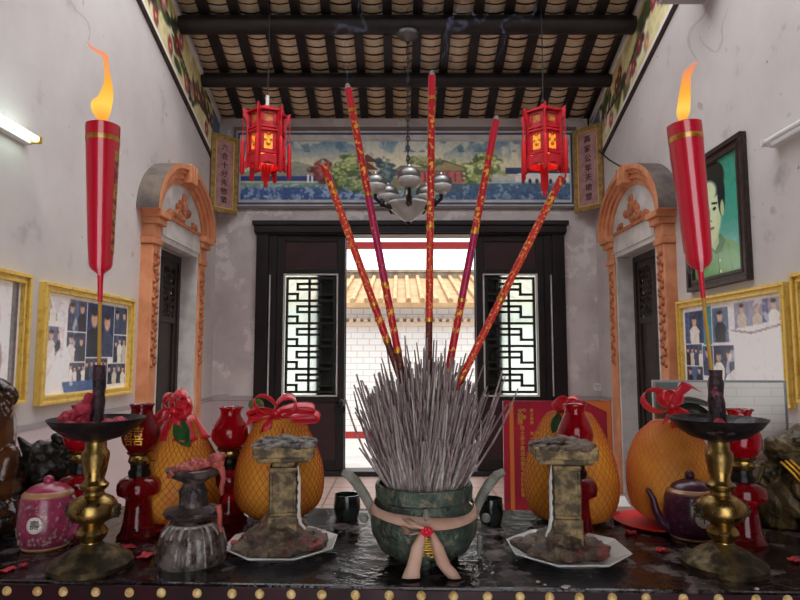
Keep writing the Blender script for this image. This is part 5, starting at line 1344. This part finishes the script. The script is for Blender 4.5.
# ------------------------------------------------------------------ teapots
def teapot(px, ybase, w, label, spout_side, body_m, lid_m, cross, rim_y, knob_y):
    f = TB(px, ybase); s_ = S(px, ybase, f.y); Y = f.y+w*s_*.7; cx = P(px, ybase-20, Y).x; s_ = S(px, 525, Y)
    r = thing('teapot', label, 'teapot', (cx, Y, ZT), 0, 'enamelled teapots')
    Hb = P(px, rim_y, Y).z-ZT; R_ = w/2*s_
    L_ = lambda l: [(a*R_, b*Hb) for a, b in l]
    m = MB(); m.lathe(L_([(0, 0), (.78, 0), (.80, .05), (.90, .10), (.98, .22), (1.0, .4), (.985, .65), (.965, .84), (.90, .93), (.86, .97), (.78, 1.0), (0, 1.0)]), 40); m.obj('body', body_m, r, smooth=True)
    m = MB(); m.lathe(L_([(.79, .005), (.815, .03), (.815, .06)]), 40, cap=False); m.obj('foot_band', tan_glaze, r, smooth=True, mods=[SOL(.001)])
    m = MB(); m.lathe(L_([(.89, .93), (.885, .97), (.80, 1.01), (.76, 1.03)]), 40, cap=False); m.obj('rim_band', tan_glaze, r, smooth=True, mods=[SOL(.001)])
    hk = P(px, knob_y, Y).z-ZT
    m = MB(); m.lathe([(0, Hb*1.0), (.74*R_, Hb*1.01), (.76*R_, Hb*1.03), (.66*R_, Hb+ (hk-Hb)*.28), (.36*R_, Hb+(hk-Hb)*.5), (.14*R_, Hb+(hk-Hb)*.58)], 32); ld = m.obj('lid', lid_m, r, smooth=True)
    m = MB(); kr = .19*R_; m.lathe([(.12*R_, Hb+(hk-Hb)*.55), (.11*R_, Hb+(hk-Hb)*.62)] + [(kr*sin(PI*k/8), hk-kr-kr*cos(PI*k/8)) for k in range(2, 9)], 20); m.obj('knob', lid_m, ld, smooth=True)
    sp = spout_side
    m = MB(); m.tube([(sp*R_*.85, 0, Hb*.22), (sp*R_*1.15, 0, Hb*.32), (sp*R_*1.36, 0, Hb*.55), (sp*R_*1.45, 0, Hb*.8), (sp*R_*1.62, 0, Hb*.97), (sp*R_*1.7, 0, Hb*.985)], [R_*.26, R_*.2, R_*.15, R_*.12, R_*.10, R_*.09], 14); m.obj('spout', body_m, r, smooth=True)
    m = MB(); m.tube([(-sp*R_*.9*cos(.35)*1.0, R_*.35, Hb*.78), (-sp*R_*1.2, R_*.5, Hb*.86), (-sp*R_*1.4, R_*.55, Hb*.66), (-sp*R_*1.34, R_*.5, Hb*.42), (-sp*R_*.92, R_*.35, Hb*.26)], R_*.08, 10); m.obj('handle', body_m, r, smooth=True)
    m = MB(); q = .30*R_; zc = Hb*.5; ax = -.02 if cross else .12
    Rm = R_*.995+.0008
    dsc = lambda x, z, e=0: Vector(((Rm+e)*sin(ax+x/Rm), -(Rm+e)*cos(ax+x/Rm), zc+z))
    m.grid([[dsc(q*u*cos(2*PI*k/28), q*u*sin(2*PI*k/28)) for u in (0, .35, .7, 1)] for k in range(29)]); md = m.obj('medallion', cream_glaze, r, smooth=True, mods=[SOL(.0006)])
    m = MB()
    add_text(m, '壽' if not cross else '十', q*1.2, lambda x, y, z: dsc(x, y, .0010+z)); m.obj('lettering', ink, md)
    # small blossoms enamelled round the medallion
    m = MB(); rs = random.Random(px)
    for k in range(80 if not cross else 30):
        a = rs.uniform(-1.5, 1.5); zc2 = Hb*rs.uniform(.12, .85)
        if abs(a-ax)*R_ < q*1.2 and abs(zc2-zc) < q*1.3: continue
        t = zc2/Hb; rr_ = R_*(.92+.08*min(1, (t-.12)/.16) if t < .28 else 1-.10*max(0, (t-.3)/.6))+.0003
        for p in range(5):
            x_ = a+.035*cos(p*1.256)*1.0; z_ = zc2+.035*R_*sin(p*1.256)*1.2
            m.ell((rr_*sin(x_), -rr_*cos(x_), z_), (.0009, .0005, .0009), rotm(0, 0, x_), 6, 4)
    m.obj('enamel_blossoms', mat('blossom', (170, 168, 150) if not cross else (106, 78, 94), .4), r)
    return r
teapot(46, 558, 52, 'bright pink enamel teapot with round cream medallion at left front', 1, teapot_pink, teapot_lid, False, 491, 475)
teapot(692, 548, 52, 'dark purple enamel teapot with cross medallion beside right brass holder', -1, teapot_purple, teapot_lid2, True, 489, 470)

# ------------------------------------------------------------------ black cups
def cup(px, yb, yt, w, label):
    f = TB(px, yb); Y = f.y+w/2*S(px, yb, f.y)*.85; cx = P(px, yb-8, Y).x; s_ = S(px, yb, Y); H_ = P(px, yt+3, Y).z-ZT; R_ = w/2*s_
    m = MB(); m.lathe([(0, 0), (R_*.78, 0), (R_*.82, .003), (R_*.96, H_*.35), (R_*1.0, H_*.55), (R_*.93, H_*.9), (R_*.92, H_), (R_*.85, H_), (R_*.84, H_*.7), (0, H_*.66)], 30, c=(cx, Y, ZT))
    tag(m.obj('cup', cup_black, loc=(cx, Y, ZT), smooth=True), label, 'cup', 'black offering cups')
cup(347, 521, 491, 27, 'black glazed cup just left of the incense burner')
cup(491, 526, 495, 25, 'black glazed cup just right of the incense burner, half hidden by its handle')

# ------------------------------------------------------------------ carved beasts
def beast(name, label, Y, px, m_, ells, tubes, vox, seed, base=None):
    cx = P(px, 500, Y).x; r = None; s_ = S(px, 480, Y)
    m = MB(); rs = random.Random(seed)
    def q(x, y, d=0): p = P(x, y, Y); return Vector((p.x-cx, d*s_, max(.002, p.z-ZT)))
    for (x, y, d, rx, ry, rz, rt) in ells: m.ell(q(x, y, d), (rx*s_, ry*s_, rz*s_), rotm(0, rt, 0), 14, 10, .06 if m_ is beast_brown else .25, rs.random()*9)
    for pts, rr_ in tubes: m.tube([q(*p) for p in pts], [a*s_ for a in rr_], 10)
    m.v = [(a, b, max(c, .0)) for a, b, c in m.v]
    r = thing(name, label, 'figurine', (cx, Y, ZT))
    m.obj('body', m_, r, mods=[('REMESH', dict(mode='VOXEL', voxel_size=vox)), ('SMOOTH', dict(iterations=2, factor=.5))])
    return r, q, s_
# dark lion behind the pink teapot
rs = random.Random(31)
E = [(50, 468, 0, 22, 20, 22, 0), (46, 505, 6, 26, 26, 26, 0), (50, 452, -8, 14, 14, 12, 0), (54, 466, -18, 12, 10, 9, 0), (54, 474, -22, 9, 8, 5, 0), (62, 438, -4, 9, 8, 5, .5), (28, 515, -4, 9, 12, 22, .2), (62, 515, -8, 9, 12, 18, 0), (46, 448, -18, 4, 4, 3, 0), (60, 450, -18, 4, 4, 3, 0)]
for k in range(40):
    a = rs.uniform(.4, 5.8); E.append((50+22*sin(a), 462-18*cos(a)+rs.uniform(-3, 6), rs.uniform(-8, 10), 5, 5, 6, rs.uniform(-1, 1)))
for k in range(22): E.append((30+rs.uniform(-8, 8)-k*.3, 480+k*1.4, rs.uniform(-10, 6), 5, 5, 7, .6))
r, q, s_ = beast('lion_figurine', 'small dark guardian lion with pricked ear behind the pink teapot', 1.19, 48, beast_dark, E,
      [([(38, 456, -2), (29, 448, -4), (21, 436, -5)], [7, 6, 1.5]), ([(64, 450, 0), (70, 442, 0), (76, 436, 0)], [7, 5, 1.5]), ([(34, 470, -4), (28, 482, -6), (20, 500, -6), (12, 515, -4)], [7, 6, 5, 4])], .0026, 3)
for ex in (47, 58):
    m = MB(); m.ell(q(ex, 455, -20), (.0028, .0028, .0028)); m.obj('eye', brass_old, r, smooth=True)
# glossy rearing beast cut by the left edge
E = [(-12, 432, 0, 26, 24, 46, 0), (-6, 395, 0, 20, 18, 18, .3), (-10, 490, 0, 32, 30, 34, 0), (10, 470, -6, 12, 14, 26, .2), (-2, 520, -8, 30, 22, 20, 0), (12, 392, -4, 8, 8, 6, .4), (-30, 520, 0, 24, 26, 24, 0)]
r, q, s_ = beast('beast_figurine', 'glossy brown rearing beast figure cut off by the left edge of the photo', 1.12, -4, beast_brown, E,
      [([(6, 388, -2), (13, 390, -4), (17, 397, -4), (16, 404, -4)], [4, 5, 5, 2.5]), ([(8, 402, -6), (13, 410, -6), (10, 420, -5)], [4, 4, 2]), ([(16, 500, -6), (22, 515, -8), (26, 528, -10)], [9, 8, 7])], .003, 4)
m = MB(); m.ell(q(4, 392, -17), (.0045, .004, .0045)); m.obj('eye', burner_black, r, smooth=True)
m = MB(); 
for k in range(9):
    a = .35*k; m.tube([q(-2+k*1.5, 480+k*6, -20), q(8+k*1.2, 484+k*6, -18), q(15+k, 492+k*5, -12)], [.003, .005, .002], 7)
m.obj('scales', beast_dark, r, smooth=True)
# gilt dragon lion at the right edge
E = [(800, 500, 6, 34, 30, 42, 0), (792, 452, 0, 28, 22, 16, .1), (772, 446, -8, 12, 12, 7, .2), (766, 440, -8, 6, 8, 4, -.3), (776, 456, -8, 10, 10, 4, .25), (812, 440, 0, 24, 22, 18, 0), (790, 438, -14, 6, 5, 4, 0), (775, 505, 10, 14, 18, 30, 0)]
rs = random.Random(17)
for k in range(26): E.append((771+rs.uniform(-3, 3), 466+k*2.2, rs.uniform(-4, 14), 4.5, 5, 4.5, 0))
for k in range(16): E.append((800+rs.uniform(-18, 10), 470+rs.uniform(0, 60), -22+rs.uniform(-4, 4), 6, 4, 8, rs.uniform(-1, 1)))
r, q, s_ = beast('dragon_figurine', 'gilded dark dragon figure cut off by the right edge of the photo', 1.15, 800, beast_gold, E,
      [([(802, 480, -26), (800, 500, -30), (797, 520, -30), (796, 531, -30)], [11, 9, 7, 7]), ([(762, 466, -2), (756, 487, 0), (760, 494, 0), (770, 492, 0)], [3, 2.5, 3, 3])], .0026, 6)
m = MB()
for dz in (0, 5, 10): m.tube([q(768+dz*.9, 458-dz*.2, -20), q(776+dz*.9, 468-dz*.2, -26), q(786+dz*.8, 482-dz*.3, -30), q(797+dz*.6, 492-dz*.5, -33), q(812, 497-dz*.6, -34)], [.0022, .0028, .0028, .0028, .0028], 8)
m.obj('gilt_mane', gold, r, smooth=True)
m = MB()
for k in range(5):
    x_ = 785+k*5.5; m.tube([q(x_, 527, -38), q(x_-.5, 531, -43), q(x_-.5, 535, -46)], [.004, .0055, .003], 8)
m.obj('claws', gold, r, smooth=True)
m = MB(); m.ell(q(790, 440, -20), (.004, .003, .004)); m.obj('eye', burner_black, r, smooth=True)

# ------------------------------------------------------------------ glass fronted panel at the right back
YG = 1.276
pl_, pr_ = P(652, 380, YG), P(785, 381, YG-.02)
wd_ = pr_.x-pl_.x; hg = pl_.z-ZT
r = thing('framed_panel', 'pale framed panel standing on edge behind the far right pomelo', 'panel', ((pl_.x+pr_.x)/2, YG-.01, ZT), math.atan2(-.02, wd_))
m = MB(); m.box2((-wd_/2+.003, -.002, .003), (wd_/2-.003, .004, hg-.003)); m.obj('panel', reflect_board, r)
m = MB(); m.prism([(-wd_/2+.004, -.0035, hg*.35), (-wd_/2+.03, -.0035, hg*.62), (-wd_/2+.052, -.0035, hg-.004), (-wd_/2+.004, -.0035, hg-.004)], (0, .0012, 0)); m.obj('corner_reflection', reflect_grey, r)
m = MB(); m.frame(lambda u, v, d: (u, -d, v), -wd_/2, wd_/2, 0, hg, .0045, -.006, .005); m.obj('frame', alu, r)
m = MB(); m.box2((wd_/2-.004, .006, .02), (wd_/2+.004, .014, hg*.6)); m.obj('rear_stay', alu, r)
# folded paper
p0 = TB(625, 509)
m = MB(); m.grid([[(-.02, -.018, .0005), (.02, -.022, .0005)], [(-.022, .004, .006), (.02, 0, .007)], [(-.018, .022, .0125), (.022, .018, .013)]])
m.v = [(p[0]+p0.x-.002, p[1]+p0.y+.035, p[2]+ZT+.0005) for p in m.v]
o = m.obj('paper', plastic_white, loc=(p0.x-.002, p0.y+.035, ZT), mods=[SOL(.0008)]); tag(o, 'white folded paper lying behind the red plate at right', 'paper')

# ------------------------------------------------------------------ red donor board
YS = 4.5
a, b = P(503, 401, YS), P(611, 398, YS); wd_ = b.x-a.x; hg = a.z
r = thing('sign_board', 'red standing sign board with gold columns of characters left of the right archway', 'sign', ((a.x+b.x)/2, YS, 0))
m = MB(); m.box2((-wd_/2, 0, 0), (wd_/2, .025, hg)); m.obj('board', sign_red, r)
m = MB(); m.box2((-wd_/2+.045, -.004, .02), (-wd_/2+.075, 0, hg-.01)); m.box2((wd_/2-.035, -.004, .02), (wd_/2-.005, 0, hg)); m.prism([(wd_/2-.20, -.003, hg-.004), (wd_/2-.035, -.003, hg-.08), (wd_/2-.035, -.003, hg-.004)], (0, .003, 0)); m.obj('orange_stripe', sign_orange, r)
def col(x, chars, z0, st, sz):
    m = MB()
    for i, c in enumerate(chars): add_text(m, c, sz, lambda X_, Y_, Z_: (x+X_, -.0015-Z_, z0-st*i+Y_))
    m.obj('text_column', gold_paint, r)
col(-wd_/2+.125, '文武寺', hg-.08, .04, .045); col(-wd_/2+.155, '功德', hg-.07, .05, .03)
col(-wd_/2+.14, '信士弟子敬送合家平安福壽康寧', hg-.20, .037, .036); col(-wd_/2+.21, '歲次重修', hg-.07, .03, .028); col(-wd_/2+.21, '眾信樂助芳名', hg-.24, .04, .028)
m = MB()
add_text(m, '立於庚子', .04, lambda X_, Y_, Z_: (-wd_/2+.2+X_, -.0015-Z_, .29+Y_)); m.obj('bottom_lettering', gold_paint, r)
m = MB()
for s_ in (-1, 1): m.prism([(s_*.25, .025, hg*.75), (s_*.25, .06, hg*.75), (s_*.25, .42, 0), (s_*.25, .36, 0)], (.03, 0, 0))
m.obj('rear_prop', wood_brown, r)

# ------------------------------------------------------------------ scraps of red paper and wax on the altar top
SCR = [(8, 571, 10, 3, 'thin red paper scrap at the left front of the altar', 0), (23, 567, 6, 4, 'small red paper curl beside the pink teapot', 0), (146, 557, 13, 4, 'crumpled red paper scrap between brass holder and waxed candlestick', 0), (128, 548, 12, 3, 'flat dark red paper scrap near the left oil lamp', 0),
       (662, 552, 9, 5, 'red paper scrap beneath the purple teapot', 0), (631, 534, 8, 5, 'small red paper ball right of the right octagonal plate', 0), (794, 562, 9, 5, 'red paper heap at the right front edge of the altar', 0), (614, 517, 8, 8, 'bright red crumpled paper near the right red plate', 0),
       (566, 588, 8, 3, 'pale flake of wax at the front edge below the right plate', 1), (538, 583, 4, 2, 'tiny pale wax drip at the front edge left of the pale flake', 1), (757, 590, 4, 2, 'tiny pale wax drip at the front right corner', 1), (545, 586, 3, 2, 'tiny pale wax crumb between drip and flake at front edge', 1)]
rs = random.Random(77)
for (px, py, w, h, lab, pale) in SCR:
    c = TB(px, py); s_ = S(px, py, c.y); m = MB()
    if pale: m.ell((0, 0, .0012), (w*s_*.6, w*s_*.5, .0014), rotm(0, 0, rs.random()), 12, 8, .4, px)
    else:
        n = 7; rows = []
        for i in range(n):
            rows.append([((i/(n-1)-.5)*w*s_*1.3+rs.uniform(-1, 1)*.0008, (j/(n-1)-.5)*w*s_*1.0+rs.uniform(-1, 1)*.0008, .0008+rs.random()*h*s_*.7) for j in range(n)])
        m.grid(rows)
    o = m.obj('wax_flake' if pale else 'paper_scrap', scrap_pale if pale else scrap_m, smooth=True, mods=[] if pale else [SOL(.0006)])
    o.location = (c.x, c.y, ZT+.0004); o.rotation_euler = (0, 0, rs.uniform(0, 3)); tag(o, lab, 'scrap', 'scraps littering the altar top')
# scraps that lie on the plates
for (px, py, Y, z, lab) in ((234, 543, FB+.06, .016, 'coral red wax scrap at the left rim of left octagonal plate'), (274, 549, FB+.030, .014, 'coral red wax scrap at the front of left octagonal plate'), (247, 537, FB+.07, .019, 'small coral wax scrap beside the left plate mound')):
    p = P(px, py, Y); m = MB(); m.ell((0, 0, .002), (.0085, .006, .004), None, 12, 8, .5, px)
    o = m.obj('wax_scrap', wax_coral, smooth=True); o.location = (p.x, Y, ZT+z); o.rotation_euler = (.2, .1, px); tag(o, lab, 'scrap', 'coral wax scraps on left plate')

# ------------------------------------------------------------------ smoke
def smoke(pts, Y, label, m_, w):
    m = MB(); out = []; n = len(pts)
    for i in range(n-1):
        p0, p1, p2, p3 = pts[max(i-1, 0)], pts[i], pts[i+1], pts[min(i+2, n-1)]
        for k in range(6):
            t = k/6; f = lambda a, b, c, d_: .5*((2*b)+(-a+c)*t+(2*a-5*b+4*c-d_)*t*t+(-a+3*b-3*c+d_)*t**3
            )
            out.append(P(f(p0[0], p1[0], p2[0], p3[0]), f(p0[1], p1[1], p2[1], p3[1]), Y+.02*sin(i+t)))
    out.append(P(*pts[-1], Y)); s_ = S(*pts[0], Y); N_ = len(out)
    m.tube(out, [max(.25, w*(.25+.75*sin(PI*i/(N_-1))*(.7+.3*sin(i*.9))))*s_ for i in range(N_)], 8)
    o = m.obj('smoke_wisp', m_, loc=out[0], smooth=True); return tag(o, label, 'smoke')
smoke([(347, 82), (347, 60), (345, 45), (350, 30), (340, 26), (334, 34), (338, 24), (352, 28), (366, 30), (362, 18), (358, 8), (364, -4)], .84, 'bluish smoke wisp rising from the second joss stick from left', smoke_m, 2.6)
smoke([(432, 69), (440, 60), (448, 48), (446, 34), (452, 22), (466, 24), (458, 30), (448, 26), (456, 12), (470, 10), (480, 22), (490, 8), (486, -4)], .84, 'bluish smoke wisp rising from the tallest middle joss stick', smoke_m, 2.6)
smoke([(497, 60), (505, 40), (502, 24), (515, 16), (528, 20), (536, 8), (532, -4)], .85, 'faint bluish smoke wisp drifting before the roof left of the right lantern', smoke_m, 2.0)
smoke([(697, 60), (690, 48), (689, 36), (694, 26), (703, 16), (708, 4)], .86, 'grey smoke curl rising from the right candle flame', smoke_grey, 2.0)
smoke([(699, 36), (704, 44), (716, 52), (722, 40), (722, 26), (728, 8)], .86, 'thin grey smoke loop drifting right of the right candle flame', smoke_grey, 1.2)
smoke([(88, 42), (90, 32), (86, 20), (76, 10), (70, 0)], .86, 'faint grey smoke curl above the left candle flame', smoke_grey, 1.0)

# ================================================================== LIGHT
w = bpy.data.worlds.new('sky'); scene.world = w; w.use_nodes = True
bg = w.node_tree.nodes['Background']; bg.inputs['Color'].default_value = lin((248, 249, 252)); bg.inputs['Strength'].default_value = 1.6
sd = bpy.data.lights.new('sun', 'SUN'); sd.energy = .8; sd.angle = math.radians(12); sd.color = (1, .95, .88)
so_ = bpy.data.objects.new('sun', sd); COL.objects.link(so_); so_.rotation_euler = (math.radians(24), math.radians(10), 0)
for x, y, z, e in ((P(267, 145, 5.75).x, 5.75, P(267, 148, 5.75).z, 1.0), (P(543, 145, 5.75).x, 5.75, P(543, 148, 5.75).z, 1.0)):
    ld = bpy.data.lights.new('lantern_bulb', 'POINT'); ld.energy = e; ld.color = (1, .6, .3); ld.shadow_soft_size = .03
    lo = bpy.data.objects.new('lantern_bulb', ld); COL.objects.link(lo); lo.location = (x, y, z)

vs = scene.view_settings
scene.display_settings.display_device = 'sRGB'
vs.view_transform = 'Standard'; vs.look = 'None'; vs.gamma = 1.0; vs.use_curve_mapping = False
vs.exposure = .86
scene.cycles.max_bounces = 10; scene.cycles.transparent_max_bounces = 24; scene.cycles.diffuse_bounces = 5
scene.cycles.use_denoising = True
scene.cycles.sample_clamp_indirect = 6
